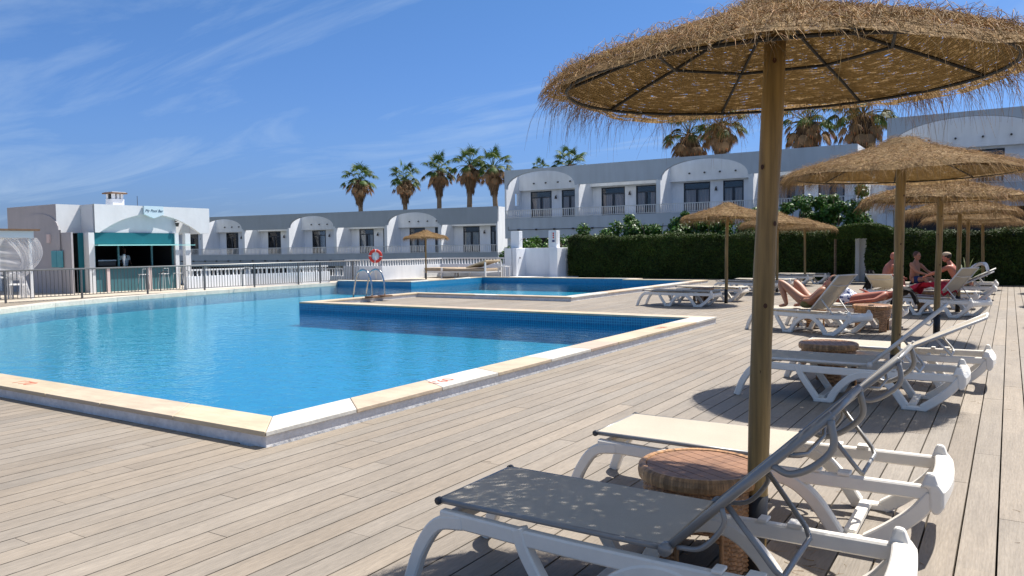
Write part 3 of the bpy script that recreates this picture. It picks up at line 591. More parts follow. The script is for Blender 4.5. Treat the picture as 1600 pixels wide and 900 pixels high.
# ------------------------------------------------------------------ wicker tables
def wicker_table(label, loc, rz=0, R=0.285, H=0.45, legs=4, gap=0.34, fine=True, group='round wicker side tables'):
    RT = root('wicker_table', label, 'side table', loc, rz, group); r = random.Random(int(loc[1] * 10)); NA = 220 if fine else 90; rowh = 0.0105 if fine else 0.02
    apr = 0.15 if not fine else 0.21                                       # depth of the closed woven band under the rim
    mb = MB(); rows = int((H - 0.05) / rowh); ns = 44 if fine else 24; P = []
    for i in range(rows + 1):
        z = 0.004 + i * rowh; ring = []
        for j in range(NA):
            th = 2 * math.pi * j / NA; w = math.sin(th * ns / 2 + math.pi * (i // 1 % 2)) * 0.0045; rr = R - 0.012 + w + (0.002 if i % 2 else 0); ring.append((rr * math.cos(th), rr * math.sin(th), z))
        P.append(ring)
    for i in range(rows):
        z = 0.004 + i * rowh
        for j in range(NA):
            ph = (j / NA * legs) % 1; hh = (H - 0.05 - apr); open_ = abs(ph - 0.5) < gap * math.sqrt(max(0, 1 - (z / hh) ** 4)) if z < hh else False
            if open_: continue
            k = (j + 1) % NA; w = r.uniform(0.7, 1.25) * (0.72 if (i + j * ns // NA) % 2 else 1.1); mb.quad(P[i][j], P[i][k], P[i + 1][k], P[i + 1][j], (w, w, w))
    mb.build('woven_body', 'rattan', RT)
    mb = MB()                                        # thickness of the legs: dark inside wall
    mb.lathe([(R - 0.03, H - 0.05 - apr + 0.03), (R - 0.03, H - 0.06)], 48, col=(0.35, 0.35, 0.35))
    for k in range(legs):
        a0 = 2 * math.pi * k / legs; wd = (0.5 - gap) * 2 * math.pi / legs
        for sg in (-1, 1):
            for zz in (0,):
                a = a0 + sg * wd; mb.tube([((R - 0.014) * math.cos(a), (R - 0.014) * math.sin(a), 0.0), ((R - 0.014) * math.cos(a), (R - 0.014) * math.sin(a), H - 0.05 - apr * 0.8)], 0.011, 8)
        ar = [((R - 0.034) * math.cos(a0 + wd * t), (R - 0.034) * math.sin(a0 + wd * t)) for t in np.linspace(-1, 1, 6)]
        for p, q in zip(ar, ar[1:]): mb.quad((*p, 0.004), (*q, 0.004), (*q, H - 0.1), (*p, H - 0.1), (0.5, 0.5, 0.5))
    mb.build('inner_frame', 'rattan', RT)
    mb = MB(); nw = 150 if fine else 60              # rim wrapped with upright cane strips
    for j in range(nw):
        th = 2 * math.pi * j / nw; c_, s_ = math.cos(th), math.sin(th); w = r.uniform(0.75, 1.45); rr = R + 0.003; hw = math.pi * rr / nw * 0.96; pr = [(rr - 0.004, H - 0.068), (rr + 0.010, H - 0.060), (rr + 0.014, H - 0.035), (rr + 0.010, H - 0.010), (rr - 0.004, H + 0.001), (rr - 0.024, H - 0.002), (rr - 0.028, H - 0.012)]
        vs = [(a * c_ - sg * hw * s_, a * s_ + sg * hw * c_, z) for a, z in pr for sg in (-1, 1)]; mb.add(vs, [(2 * i, 2 * i + 1, 2 * i + 3, 2 * i + 2) for i in range(len(pr) - 1)], (w, w, w * 0.95))
    mb.build('wrapped_rim', 'rattan', RT)
    rr = R - 0.026; wdt = 0.062; k = int(rr * 2 / wdt)   # slatted top disc, slats along y
    x = -rr; t = MB()
    while x < rr - 0.005:
        x2 = min(x + wdt, rr); poly = [(q, -math.sqrt(max(0, rr * rr - q * q))) for q in np.linspace(x + 0.002, x2 - 0.002, 5)] + [(q, math.sqrt(max(0, rr * rr - q * q))) for q in np.linspace(x2 - 0.002, x + 0.002, 5)]
        t.prism(poly, H - 0.03, H - 0.006); x = x2
    t.build('slatted_top', 'slat', RT)
    mb = MB(); mb.lathe([(0.001, H - 0.034), (rr + 0.01, H - 0.034)], 32, col=(0.15, 0.15, 0.15)); mb.build('top_support', 'rattan', RT)
    return RT
wicker_table('round wicker table with slatted brown top between the two nearest loungers', (-1.24, 3.60, 0), rad(62), gap=0.24)
wicker_table('dark topped wicker table between the loungers of the second parasol', (-1.62, 8.78, 0), rad(20), fine=False)
wicker_table('brown cane table with phone on it beside the floral shorts sunbather', (-1.98, 14.55, 0), rad(45), R=0.30, gap=0.36, fine=False)
wicker_table('small wicker table half hidden under the knees-up sunbather lounger', (-3.0, 14.62, 0), rad(10), R=0.24, H=0.36, fine=False)
wicker_table('wicker table in shade under the crimson towel lounger', (-1.6, 19.2, 0), 0, R=0.27, fine=False)
wicker_table('dark wicker table between flat loungers beside the inner pool', (-6.75, 19.75, 0), 0, R=0.26, H=0.4, fine=False)
# things on the cane table
mb = MB(); mb.box(-0.04, 0.04, -0.075, 0.075, 0, 0.01); tag(mb.build('phone', 'black', bevel=0.003, loc=(-1.98, 14.45, 0.446)), 'black phone lying on the cane table', 'phone')

# ------------------------------------------------------------------ people
def skin_mesh(verts, edges, radii, sub=2, root_i=0):
    me = bpy.data.meshes.new('s'); me.from_pydata([tuple(v) for v in verts], edges, []); o = bpy.data.objects.new('s', me); COL.objects.link(o)
    md = o.modifiers.new('s', 'SKIN'); md.use_smooth_shade = True; sv_ = me.skin_vertices[0].data
    for i, r in enumerate(radii):
        sv_[i].radius = (r, r) if not isinstance(r, tuple) else r; sv_[i].use_root = (i == root_i)
    s2 = o.modifiers.new('b', 'SUBSURF'); s2.levels = sub; s2.render_levels = sub
    bpy.context.view_layer.update(); m2 = bpy.data.meshes.new_from_object(o.evaluated_get(bpy.context.evaluated_depsgraph_get()))
    COL.objects.unlink(o); bpy.data.objects.remove(o); return m2
def join_meshes(name, ms, m_, parent=None, smooth=True):
    bm = bmesh.new()
    for m in ms: bm.from_mesh(m)
    me = bpy.data.meshes.new(name); bm.to_mesh(me); bm.free(); me.materials.clear(); me.materials.append(M[m_])
    if smooth: me.polygons.foreach_set('use_smooth', [True] * len(me.polygons)); me.polygons.foreach_set('material_index', [0] * len(me.polygons))
    o = bpy.data.objects.new(name, me); COL.objects.link(o)
    if parent: o.parent = parent
    return o
def ellips(c, r, face=None, n=16, m=10):
    """ellipsoid mesh; face: dict to carve a head (dir)"""
    mb = MB(); vs = []; c = Vector(c)
    for i in range(m + 1):
        ph = math.pi * i / m
        for j in range(n):
            th = 2 * math.pi * j / n; vs.append((c.x + r[0] * math.sin(ph) * math.cos(th), c.y + r[1] * math.sin(ph) * math.sin(th), c.z + r[2] * math.cos(ph)))
    fs = [(i * n + j, i * n + (j + 1) % n, (i + 1) * n + (j + 1) % n, (i + 1) * n + j) for i in range(m) for j in range(n)]
    me = bpy.data.meshes.new('e'); me.from_pydata(vs, [], fs); bm = bmesh.new(); bm.from_mesh(me); bmesh.ops.remove_doubles(bm, verts=bm.verts, dist=1e-5); bmesh.ops.recalc_face_normals(bm, faces=bm.faces); bm.to_mesh(me); bm.free(); return me
def head_parts(c, fwd, up=(0, 0, 1)):
    """skull with jaw, nose, ears; transformed to look along fwd"""
    f = Vector(fwd).normalized(); u = Vector(up).normalized(); s_ = f.cross(u).normalized(); u = s_.cross(f).normalized(); T = Matrix((f, s_, u)).transposed().to_4x4(); T.translation = Vector(c); ms = []
    for cc, rr in (((0, 0, 0.02), (0.096, 0.076, 0.105)), ((0.022, 0, -0.055), (0.066, 0.058, 0.062)), ((0.092, 0, -0.012), (0.016, 0.012, 0.026)), ((-0.005, 0.077, -0.008), (0.017, 0.008, 0.030)), ((-0.005, -0.077, -0.008), (0.017, 0.008, 0.030)), ((0.075, 0, -0.068), (0.020, 0.026, 0.016))):
        m = ellips(cc, rr); m.transform(T); ms.append(m)
    return ms, T
def person(label, J, loc, rz=0, skin='skin', hair=None, cap=None, shorts=None, shirt=None, headdir=(1, 0, 0), headup=(0, 0, 1), slim=1.0, shorts_len=0.55):
    """J: joint dict: pelvis, chest, neck, head, and sh/el/wr/hi/kn/an/to + _l/_r"""
    RT = root('person', label, 'person', loc, rz); J = {k: Vector(v) for k, v in J.items()}; V = []; E_ = []; Rr = []
    def av(p, r): V.append(p); Rr.append(r * slim if not isinstance(r, tuple) else (r[0] * slim, r[1] * slim)); return len(V) - 1
    pe = av(J['pelvis'], (0.135, 0.115)); wa = av(J['pelvis'].lerp(J['chest'], 0.5), (0.125, 0.10)); ch = av(J['chest'], (0.15, 0.115)); ne = av(J['neck'], 0.062); nh = av(J['neck'].lerp(J['head'], 0.6), 0.055)
    E_ += [(pe, wa), (wa, ch), (ch, ne), (ne, nh)]
    for s_ in 'lr':
        sh = av(J['sh_' + s_], 0.062); ua = av(J['sh_' + s_].lerp(J['el_' + s_], 0.5), 0.047); el = av(J['el_' + s_], 0.038); fa = av(J['el_' + s_].lerp(J['wr_' + s_], 0.35), 0.040); wr = av(J['wr_' + s_], 0.025); E_ += [(ch, sh), (sh, ua), (ua, el), (el, fa), (fa, wr)]
        hd = (J['wr_' + s_] - J['el_' + s_]).normalized(); pm = av(J['wr_' + s_] + hd * 0.06, (0.040, 0.018)); E_.append((wr, pm))
        hi = av(J['hi_' + s_], 0.098); th = av(J['hi_' + s_].lerp(J['kn_' + s_], 0.45), 0.078); kn = av(J['kn_' + s_], 0.055); ca_ = av(J['kn_' + s_].lerp(J['an_' + s_], 0.32), 0.058); an = av(J['an_' + s_], 0.036); to = av(J['to_' + s_], (0.042, 0.022)); E_ += [(pe, hi), (hi, th), (th, kn), (kn, ca_), (ca_, an), (an, to)]
    ms = [skin_mesh(V, E_, Rr, 2, pe)]
    for s_ in 'lr':                                   # five curled fingers per hand
        hd = (J['wr_' + s_] - J['el_' + s_]).normalized(); sd_ = hd.cross(Vector((0, 0, 1))); sd_ = sd_.normalized() if sd_.length > 0.1 else Vector((0, 1, 0)); dn = hd.cross(sd_).normalized(); dn = -dn if dn.z > 0 else dn; b0 = J['wr_' + s_] + hd * 0.085
        for k, (o_, L) in enumerate(((-0.030, 0.062), (-0.010, 0.075), (0.010, 0.070), (0.029, 0.054))):
            p = b0 + sd_ * o_; ms.append(skin_mesh([p, p + hd * L * 0.5 + dn * 0.006, p + hd * L * 0.85 + dn * 0.028], [(0, 1), (1, 2)], [0.0105, 0.0095, 0.0075], 1))
        p = J['wr_' + s_] + hd * 0.035 + sd_ * 0.028; ms.append(skin_mesh([p, p + hd * 0.03 + sd_ * 0.025, p + hd * 0.058 + sd_ * 0.03 + dn * 0.01], [(0, 1), (1, 2)], [0.012, 0.011, 0.008], 1))
    hm, T = head_parts(J['head'], headdir, headup); ms += hm; body = join_meshes('body', ms, skin, RT)
    ey = []
    for y in (-0.033, 0.033): e = ellips((0.083, y, 0.012), (0.009, 0.014, 0.008), n=8, m=6); e.transform(T); ey.append(e)
    join_meshes('eyes', ey, 'eye', RT)
    mo = ellips((0.094, 0, -0.062), (0.004, 0.022, 0.006), n=8, m=6); mo.transform(T); join_meshes('mouth', [mo], 'lip', RT)
    if hair:
        hs = ellips((-0.016, 0, 0.038), (0.098, 0.083, 0.098)); hs.transform(T); hh = [hs]
        if cap is None and hair == 'hair': h2 = ellips((-0.05, 0, 0.0), (0.062, 0.078, 0.085)); h2.transform(T); hh.append(h2)
        join_meshes('hair', hh, hair, RT)
    if cap:
        cp = [ellips((0, 0, 0.075), (0.105, 0.090, 0.062)), ellips((0.10, 0, 0.062), (0.075, 0.065, 0.010))]
        for q in cp: q.transform(T)
        join_meshes('cap', cp, cap, RT)
    if shorts:
        V = [J['pelvis'].lerp(J['chest'], 0.22), J['pelvis']]; E_ = [(0, 1)]; R2 = [(0.137 * slim, 0.118 * slim), (0.150 * slim, 0.13 * slim)]
        for s_ in 'lr': V += [J['hi_' + s_], J['hi_' + s_].lerp(J['kn_' + s_], shorts_len)]; k = len(V); E_ += [(1, k - 2), (k - 2, k - 1)]; R2 += [0.113 * slim, 0.096 * slim]
        join_meshes('shorts', [skin_mesh(V, E_, R2, 2, 1)], shorts, RT)
    if shirt:
        V = [J['pelvis'], J['pelvis'].lerp(J['chest'], 0.5), J['chest'], J['neck'].lerp(J['chest'], 0.35)]; E_ = [(0, 1), (1, 2), (2, 3)]; R2 = [(0.155, 0.13), (0.15, 0.125), (0.17, 0.135), 0.085]
        for s_ in 'lr': V += [J['sh_' + s_], J['sh_' + s_].lerp(J['el_' + s_], 0.6)]; k = len(V); E_ += [(2, k - 2), (k - 2, k - 1)]; R2 += [0.078, 0.062]
        join_meshes('shirt', [skin_mesh(V, E_, R2, 2, 1)], shirt, RT)
    return RT
def seated(fold=0.0, reach=0.0, lean=0.1, legs=(0.45, 0.45)):
    """sitting at seat height 0, facing +x"""
    ln = lean; P = dict(pelvis=(0, 0, 0.12), chest=(ln, 0, 0.42), neck=(ln * 1.5, 0, 0.60), head=(ln * 1.8 + 0.02, 0, 0.745))
    for s_, y in (('l', 1), ('r', -1)):
        P['sh_' + s_] = (ln * 1.35, 0.185 * y, 0.515); P['el_' + s_] = (ln * 1.35 + 0.10 + reach * 0.16, 0.24 * y, 0.27 + reach * 0.12); P['wr_' + s_] = (ln + 0.32 + reach * 0.22, 0.15 * y, 0.20 + reach * 0.10)
        P['hi_' + s_] = (0.03, 0.10 * y, 0.09); P['kn_' + s_] = (0.45, 0.15 * y, 0.13); P['an_' + s_] = (0.48, 0.15 * y, -0.28); P['to_' + s_] = (0.62, 0.17 * y, -0.33)
    return P
# sunbather with bent knees on her back: lies along +x, feet at -x; lounger at (-4.02,13.78), hinge x=-2.76
J = dict(pelvis=(1.10, 0, 0.51), chest=(1.34, 0, 0.64), neck=(1.47, 0, 0.79), head=(1.515, 0, 0.875))
for s_, y, kx in (('l', 1, 0.72), ('r', -1, 0.60)):
    J.update({'sh_' + s_: (1.44, 0.17 * y, 0.75), 'el_' + s_: (1.26, 0.26 * y, 0.56), 'wr_' + s_: (1.13, 0.2 * y, 0.56), 'hi_' + s_: (1.05, 0.09 * y, 0.50), 'kn_' + s_: (kx, (0.15 if y > 0 else 0.14) * y, 0.875), 'an_' + s_: (kx + 0.13, 0.13 * y, 0.46), 'to_' + s_: (kx - 0.02, 0.13 * y, 0.425)})
person('sunbather lying back with both knees raised, olive swimwear, behind an upright lounger back', J, (-3.90, 14.30, 0), rad(-20), skin='skin', hair='hair', shorts='olive', headdir=(-0.7, 0, 0.7), headup=(0.7, 0, 0.7), shorts_len=0.12, slim=1.05)
# man lying in floral shorts, head to +x, arm reaching forward over the edge
J = dict(pelvis=(0.95, 0, 0.50), chest=(1.30, 0, 0.53), neck=(1.53, 0, 0.58), head=(1.68, 0, 0.66), sh_l=(1.47, 0.17, 0.58), el_l=(1.25, 0.28, 0.50), wr_l=(1.10, 0.12, 0.62), sh_r=(1.47, -0.18, 0.60), el_r=(1.30, -0.34, 0.50), wr_r=(0.95, -0.36, 0.46))
for s_, y in (('l', 1), ('r', -1)): J.update({'hi_' + s_: (0.90, 0.10 * y, 0.49), 'kn_' + s_: (0.47, 0.13 * y, 0.50 if y < 0 else 0.82), 'an_' + s_: (0.20 if y > 0 else 0.05, 0.12 * y, 0.45), 'to_' + s_: (0.08 if y > 0 else -0.02, 0.12 * y, 0.43 if y > 0 else 0.56)})
M['floral'] = mat('floral', (0.55, 0.57, 0.62), 0.8)
_t = M['floral'].node_tree; _v = _t.nodes.new('ShaderNodeTexVoronoi'); _v.inputs['Scale'].default_value = 22; _r = _t.nodes.new('ShaderNodeValToRGB'); _r.color_ramp.interpolation = 'CONSTANT'
_r.color_ramp.elements[0].color = (0.04, 0.07, 0.2, 1); _r.color_ramp.elements[1].position = 0.42; _r.color_ramp.elements[1].color = (0.6, 0.62, 0.68, 1)
_c = _t.nodes.new('ShaderNodeTexCoord'); _t.links.new(_c.outputs['Object'], _v.inputs['Vector']); _t.links.new(_v.outputs['Distance'], _r.inputs[0]); _t.links.new(_r.outputs[0], _t.nodes['Principled BSDF'].inputs['Base Color'])
person('sunbather lying on a flat lounger in blue and white floral shorts, arm stretched forward', J, (-3.30, 15.3, 0), skin='skinred', hair='hair', shorts='floral', headdir=(-0.35, -0.1, 0.93), headup=(0.93, 0, 0.35))
person('bald bare backed person seated behind the lounger turned to the camera', seated(lean=0.14), (-2.85, 23.0, 0.39), rad(35), skin='skinred')
person('bare chested person in navy shorts seated in profile facing right', seated(lean=0.03, reach=0.5), (-2.2, 23.9, 0.40), rad(-28), skin='skin', hair='hairshort', shorts='navy')
person('person in a pale cap seated facing left with arms reaching forward', seated(lean=0.16, reach=1.0), (-1.02, 22.1, 0.39), rad(172), skin='skinred', hair='hair', cap='cushion', shorts='red')

def cloth_drape(name, label, cat, pts, m_, w=0.5, loc=(0, 0, 0), rz=0, seed=1, amp=0.03, group=None):
    """folded cloth following a path in xz, width along y"""
    r = random.Random(seed); path = curve([Vector((a, 0, b)) for a, b in pts], 6); NY = 14; mb = MB(); ph = [r.uniform(0, 6) for _ in range(4)]
    for sg in (1, -1):
        g_ = [[Vector((p.x + amp * 0.4 * math.sin(j * 1.1 + ph[0]), (j / NY - 0.5) * w * (1 + 0.15 * math.sin(i * 0.5 + ph[1])), p.z + amp * (math.sin(j * 1.3 + i * 0.35 + ph[2]) * 0.5 + 0.5) + sg * 0.006)) for j in range(NY + 1)] for i, p in enumerate(path)]
        for i in range(len(path) - 1):
            for j in range(NY): mb.quad(g_[i][j], g_[i][j + 1], g_[i + 1][j + 1], g_[i + 1][j])
    o = mb.build(name, m_, smooth=True, loc=loc); o.rotation_euler = (0, 0, rz); return tag(o, label, cat, group)
cloth_drape('towel', 'crimson towel heaped on a lounger before its beige back', 'towel', [(0.0, 0.40), (0.12, 0.52), (0.3, 0.58), (0.5, 0.60), (0.66, 0.56), (0.8, 0.42)], 'red', 0.6, (-1.72, 18.45, 0), rad(-28), seed=4, amp=0.09)
cloth_drape('towel', 'white towel hanging over the head end of a lounger near the hedge', 'towel', [(0.0, 0.62), (0.15, 0.76), (0.35, 0.90), (0.5, 0.88), (0.56, 0.74)], 'cloth', 0.5, (-1.02, 23.6, 0), seed=6, amp=0.07)
cloth_drape('garment', 'dark garment hanging beside the cream back of the turned lounger', 'clothes', [(0, 0.80), (0.04, 0.66), (0.0, 0.5), (-0.14, 0.30)], 'black', 0.22, (-2.98, 21.35, 0), rad(-60), 8, 0.05)
cloth_drape('bag', 'dark bag and clothes heaped at the head of the floral shorts sunbather', 'bag', [(0, 0.41), (0.08, 0.6), (0.2, 0.68), (0.32, 0.58), (0.4, 0.42)], 'black', 0.35, (-1.75, 15.3, 0), 0, 9, 0.06)
# potted spiky plant behind the loungers
def dracaena(label, loc):
    RT = root('potted_plant', label, 'plant', loc); mb = MB(); mb.lathe([(0.01, 0), (0.16, 0), (0.2, 0.35), (0.17, 0.35), (0.16, 0.3), (0.01, 0.3)], 16); mb.build('pot', 'terracotta', RT, True); r = random.Random(5); mb = MB()
    for k in range(26):
        a = r.uniform(0, 6.28); L = r.uniform(0.5, 0.95); e = r.uniform(0.7, 1.4); p = Vector((0, 0, 0.33)); pts = []
        for q in range(5): pts.append(p.copy()); p = p + Vector((math.cos(a) * math.cos(e), math.sin(a) * math.cos(e), math.sin(e))) * L / 4; e -= 0.18
        s_ = Vector((-math.sin(a), math.cos(a), 0)); w = [0.015, 0.025, 0.022, 0.015, 0.002]; col = (1.6, 1.2, 0.9) if k % 6 == 0 else (1, 1, 1)
        for q in range(4): mb.quad(pts[q] - s_ * w[q], pts[q] + s_ * w[q], pts[q + 1] + s_ * w[q + 1], pts[q + 1] - s_ * w[q + 1], col)
    mb.build('leaves', 'palmleaf', RT)
dracaena('spiky potted plant among the far parasol poles', (-1.05, 26.0, 0))
#@@PART2@@
# ------------------------------------------------------------------ pool ladder
lad = root('pool_ladder', 'stainless pool ladder with two looping handrails at the tip of the deck', 'pool ladder', (-16.1, 16.95, 0.0))
for y in (-0.27, 0.27):
    mb = MB(); mb.tube(curve([(0.55, y, 0.13), (0.53, y, 0.55), (0.40, y, 0.86), (0.18, y, 0.93), (-0.02, y, 0.80), (-0.14, y, 0.45), (-0.22, y, 0.0), (-0.24, y, -0.7)], 6), 0.024, 10); mb.build('handrail', 'steel', lad, True)
for z in (-0.3, -0.6):
    mb = MB(); mb.box(-0.29, -0.20, -0.27, 0.27, z, z + 0.03); mb.build('step', 'steel', lad)
mb = MB(); mb.box(0.40, 0.72, -0.42, -0.12, 0.128, 0.165); mb.box(0.40, 0.72, 0.12, 0.42, 0.128, 0.165); mb.build('footing', 'brownwood', lad)
# ------------------------------------------------------------------ steel fence beside the bar
fn = root('fence', 'grey steel railing of thin bars along the left side of the pool', 'fence', (0, 0, 0.03))
FP = [(-26.12, 9.0), (-26.12, 24.4), (-26.5, 27.6)]
def along(path, step, start=0):
    o = []
    for a, b in zip(path, path[1:]):
        a, b = Vector(a), Vector(b); L = (b - a).length; s_ = start
        while s_ < L: o.append(a.lerp(b, s_ / L)); s_ += step
    return o
mb = MB(); mb.tube([(p[0], p[1], 0.97) for p in FP], 0.026, 8); mb.build('top_rail', 'tube', fn, True)
mb = MB(); mb.tube([(p[0], p[1], 0.10) for p in FP], 0.014, 6); mb.build('bottom_rail', 'fence', fn, True)
mb = MB()
for p in along(FP, 0.125): mb.tube([(p.x, p.y, 0.10), (p.x, p.y, 0.96)], 0.0115, 5, cap=False)
mb.build('bars', 'fence', fn)
for p in along(FP, 2.35, 0.3): mb = MB(); mb.box(p.x - 0.025, p.x + 0.025, p.y - 0.025, p.y + 0.025, -0.02, 0.965); mb.build('post', 'fence', fn)
# grab rails at the pool edge by the fence
for i, y in enumerate((16.6, 20.2)):
    mb = MB(); mb.tube(curve([(0, 0, 0.0), (0, 0, 0.55), (0.1, 0, 0.68), (0.45, 0, 0.72)], 5), 0.022, 8); o = mb.build('grab_rail', 'fence', smooth=True, loc=(-25.8 if i else -25.72, y, 0.12)); tag(o, ('dark grab rail at pool edge in front of the bar counter', 'dark grab rail at pool edge before the white wall right of the bar')[i], 'grab rail')
# ------------------------------------------------------------------ white balustrades on low walls
def low_wall(label, path, h, z0=-0.02, th=0.22, bal=0.33, rail_top=None):
    RT = root('low_wall', label, 'wall'); mb = MB()
    for k, (a, b) in enumerate(zip(path, path[1:])):
        a, b = Vector(a), Vector(b); d = (b - a).normalized(); nn = Vector((-d.y, d.x)) * th / 2; e = d * (th / 2 - 0.002 * (k + 1)); mb.prism([tuple(a - e - nn), tuple(b + e - nn), tuple(b + e + nn), tuple(a - e + nn)], z0, h + 0.002 * k)
    mb.build('wall', 'plaster', RT)
    if bal:
        mb = MB()
        for p in along(path, 0.19, 0.05): mb.box(p.x - 0.026, p.x + 0.026, p.y - 0.026, p.y + 0.026, h, h + bal)
        mb.build('balusters', 'white', RT); mb = MB()
        for k, (a, b) in enumerate(zip(path, path[1:])): a, b = Vector(a), Vector(b); d = (b - a).normalized(); nn = Vector((-d.y, d.x)) * 0.06; e = d * 0.05; mb.prism([tuple(a - e - nn), tuple(b + e - nn), tuple(b + e + nn), tuple(a - e + nn)], h + bal, h + bal + 0.06 + 0.002 * k)
        mb.build('rail', 'white', RT)
    return RT
low_wall('low white wall with short balusters just right of the bar', [(-27.45, 18.9), (-27.45, 21.6), (-26.75, 24.0), (-26.7, 25.6)], 0.54, bal=0.22)
low_wall('low white wall with balusters between the fence end and the lifebuoy', [(-33.6, 29.5), (-27.9, 29.5)], 0.16, z0=-1.7, bal=0.34)
low_wall('raised white wall with balusters behind the canvas daybed', [(-28.6, 28.8), (-26.15, 28.8), (-26.15, 33.6), (-21.95, 33.6)], 0.70, bal=0.27)
# lifebuoy
lb = root('lifebuoy', 'red lifebuoy with white bands on a slim white post', 'lifebuoy', (-26.25, 28.45, 0.0), rad(12)); mb = MB()
T_ = []; NB, NS = 40, 10
for i in range(NB):
    a = 2 * math.pi * i / NB
    for j in range(NS): b = 2 * math.pi * j / NS; T_.append(((0.045 * math.sin(b)), (0.27 + 0.068 * math.cos(b)) * math.sin(a), 1.20 + (0.27 + 0.068 * math.cos(b)) * math.cos(a)))
for i in range(NB):
    for j in range(NS): w = (i % 10) < 1; mb.add([T_[i * NS + j], T_[((i + 1) % NB) * NS + j], T_[((i + 1) % NB) * NS + (j + 1) % NS], T_[i * NS + (j + 1) % NS]], [(0, 1, 2, 3)], None, None, 1 if w else 0)
o = mb.build('ring', ['buoyred', 'white'], lb); bm = bmesh.new(); bm.from_mesh(o.data); bmesh.ops.remove_doubles(bm, verts=bm.verts, dist=1e-4); bmesh.ops.recalc_face_normals(bm, faces=bm.faces); bm.to_mesh(o.data); bm.free(); o.data.polygons.foreach_set('use_smooth', [True] * len(o.data.polygons))
lb.rotation_euler = (0, 0, rad(-55))
mb = MB(); mb.tube([(-0.06, 0, 0), (-0.06, 0, 1.5)], 0.03, 8); mb.build('post', 'white', lb, True)
mb = MB(); mb.box(-0.045, -0.04, -0.15, 0.15, 1.02, 1.38); mb.build('backplate', 'signblue', lb)
# daybed: white frame, canvas canopy panels and cushion
db = root('daybed', 'double canvas daybed with white frame and tilted beige backs', 'daybed', (-22.9, 31.9, 0.02), rad(3)); mb = MB()
for x in (-1.35, 1.25):
    for y in (-0.75, 0.75): mb.box(x - 0.035, x + 0.035, y - 0.035, y + 0.035, 0, 0.82 if x > 0 else 0.55)
mb.box(-1.35, 1.25, -0.775, -0.725, 0.30, 0.36); mb.box(-1.35, 1.25, 0.725, 0.775, 0.30, 0.36); mb.box(-1.38, -1.32, -0.75, 0.75, 0.30, 0.36); mb.box(1.22, 1.28, -0.75, 0.75, 0.30, 0.36); mb.build('frame', 'white', db)
mb = MB(); mb.box(-1.30, 1.20, -0.72, 0.72, 0.36, 0.50); mb.build('mattress', 'cushion', db, bevel=0.03)
for y0, y1 in ((-0.72, -0.02), (0.02, 0.72)):
    mb = MB(); mb.add([(0.1, y0, 0.52), (1.25, y0, 0.84), (1.25, y1, 0.84), (0.1, y1, 0.52), (0.1, y0, 0.59), (1.25, y0, 0.93), (1.25, y1, 0.93), (0.1, y1, 0.59)], [(0, 3, 2, 1), (4, 5, 6, 7), (0, 1, 5, 4), (2, 3, 7, 6), (0, 4, 7, 3), (1, 2, 6, 5)]); mb.build('back_cushion', 'canvas', db, bevel=0.02)
tb = root('side_table', 'small white cube side table at the right end of the daybed', 'side table', (-21.3, 32.4, 0.02)); mb = MB()
for x in (-0.2, 0.2):
    for y in (-0.2, 0.2): mb.box(x - 0.02, x + 0.02, y - 0.02, y + 0.02, 0, 0.56)
mb.build('legs_frame', 'white', tb); mb = MB(); mb.box(-0.23, 0.23, -0.23, 0.23, 0.56, 0.60); mb.build('table_top', 'white', tb)
d2 = root('daybed', 'second canvas daybed left of the white framed one, beside the parasol pole', 'daybed', (-24.9, 32.4, 0.02), rad(3)); mb = MB()
for x in (-0.9, 1.0):
    for y in (-0.7, 0.7): mb.box(x - 0.03, x + 0.03, y - 0.03, y + 0.03, 0, 0.45)
mb.box(-0.95, 1.05, -0.74, 0.74, 0.26, 0.36); mb.build('frame', 'white', d2); mb = MB(); mb.box(-0.93, 1.03, -0.72, 0.72, 0.362, 0.52); mb.build('mattress', 'cushion', d2, bevel=0.03)
# ------------------------------------------------------------------ shower screen
sh = root('shower_screen', 'white plastered shower screen with two pillars between pool and hedge', 'shower', (0, 33.5, 0)); mb = MB()
mb.box(-21.95, -18.95, 0.9, 1.1, 0, 1.50)
for x0, x1 in ((-21.98, -21.55), (-19.30, -18.85)): mb.box(x0, x1, 0.0, 1.102, 0, 1.503)
mb.box(-21.80, -21.30, 0.35, 0.70, 1.503, 2.38); mb.box(-19.55, -19.08, 0.35, 0.70, 1.503, 2.36); mb.box(-21.5, -21.25, 0.0, 1.0, 0, 1.496); mb.build('screen_wall', 'plaster', sh, bevel=0.015)
mb = MB(); mb.box(-22.2, -18.2, -0.55, 1.3, 0.0, 0.06); mb.build('shower_base', 'coping_base', sh)
mb = MB(); mb.tube(curve([(-21.29, 0.5, 1.9), (-21.1, 0.5, 2.02), (-20.95, 0.5, 1.98), (-20.93, 0.5, 1.9)], 5), 0.014, 6); mb.lathe([(0.01, 1.9), (0.06, 1.86)], 10, c=(-20.93, 0.5)); mb.build('shower_head', 'steel', sh, True)
mb = MB(); mb.tube([(-21.25, 0.3, 1.0), (-21.17, 0.3, 1.0)], 0.03, 8); mb.build('tap', 'cap', sh)
sg = root('rules_sign', 'narrow white sign with red pictograms and blue square on right shower pillar', 'sign', (-19.08, 33.93, 1.72)); mb = MB(); mb.box(0, 0.012, -0.12, 0.06, 0, 0.6); mb.build('plate', 'white', sg)
mb = MB(); mb.box(-0.42, -0.05, -0.095, -0.085, 0, 0.01)
mb = MB(); mb.box(-0.30, -0.04, -0.094, -0.086, 0.02, 0.58); o = mb.build('front_plate', 'white', sg); mb = MB()
for z in (0.50, 0.40, 0.29): mb.tube([(-0.17, -0.094, z), (-0.17, -0.1, z)], 0.042, 12)
mb.build('red_pictograms', 'buoyred', sg); mb = MB(); mb.box(-0.24, -0.10, -0.1, -0.094, 0.07, 0.17); mb.build('blue_pictogram', M['navy'], sg)

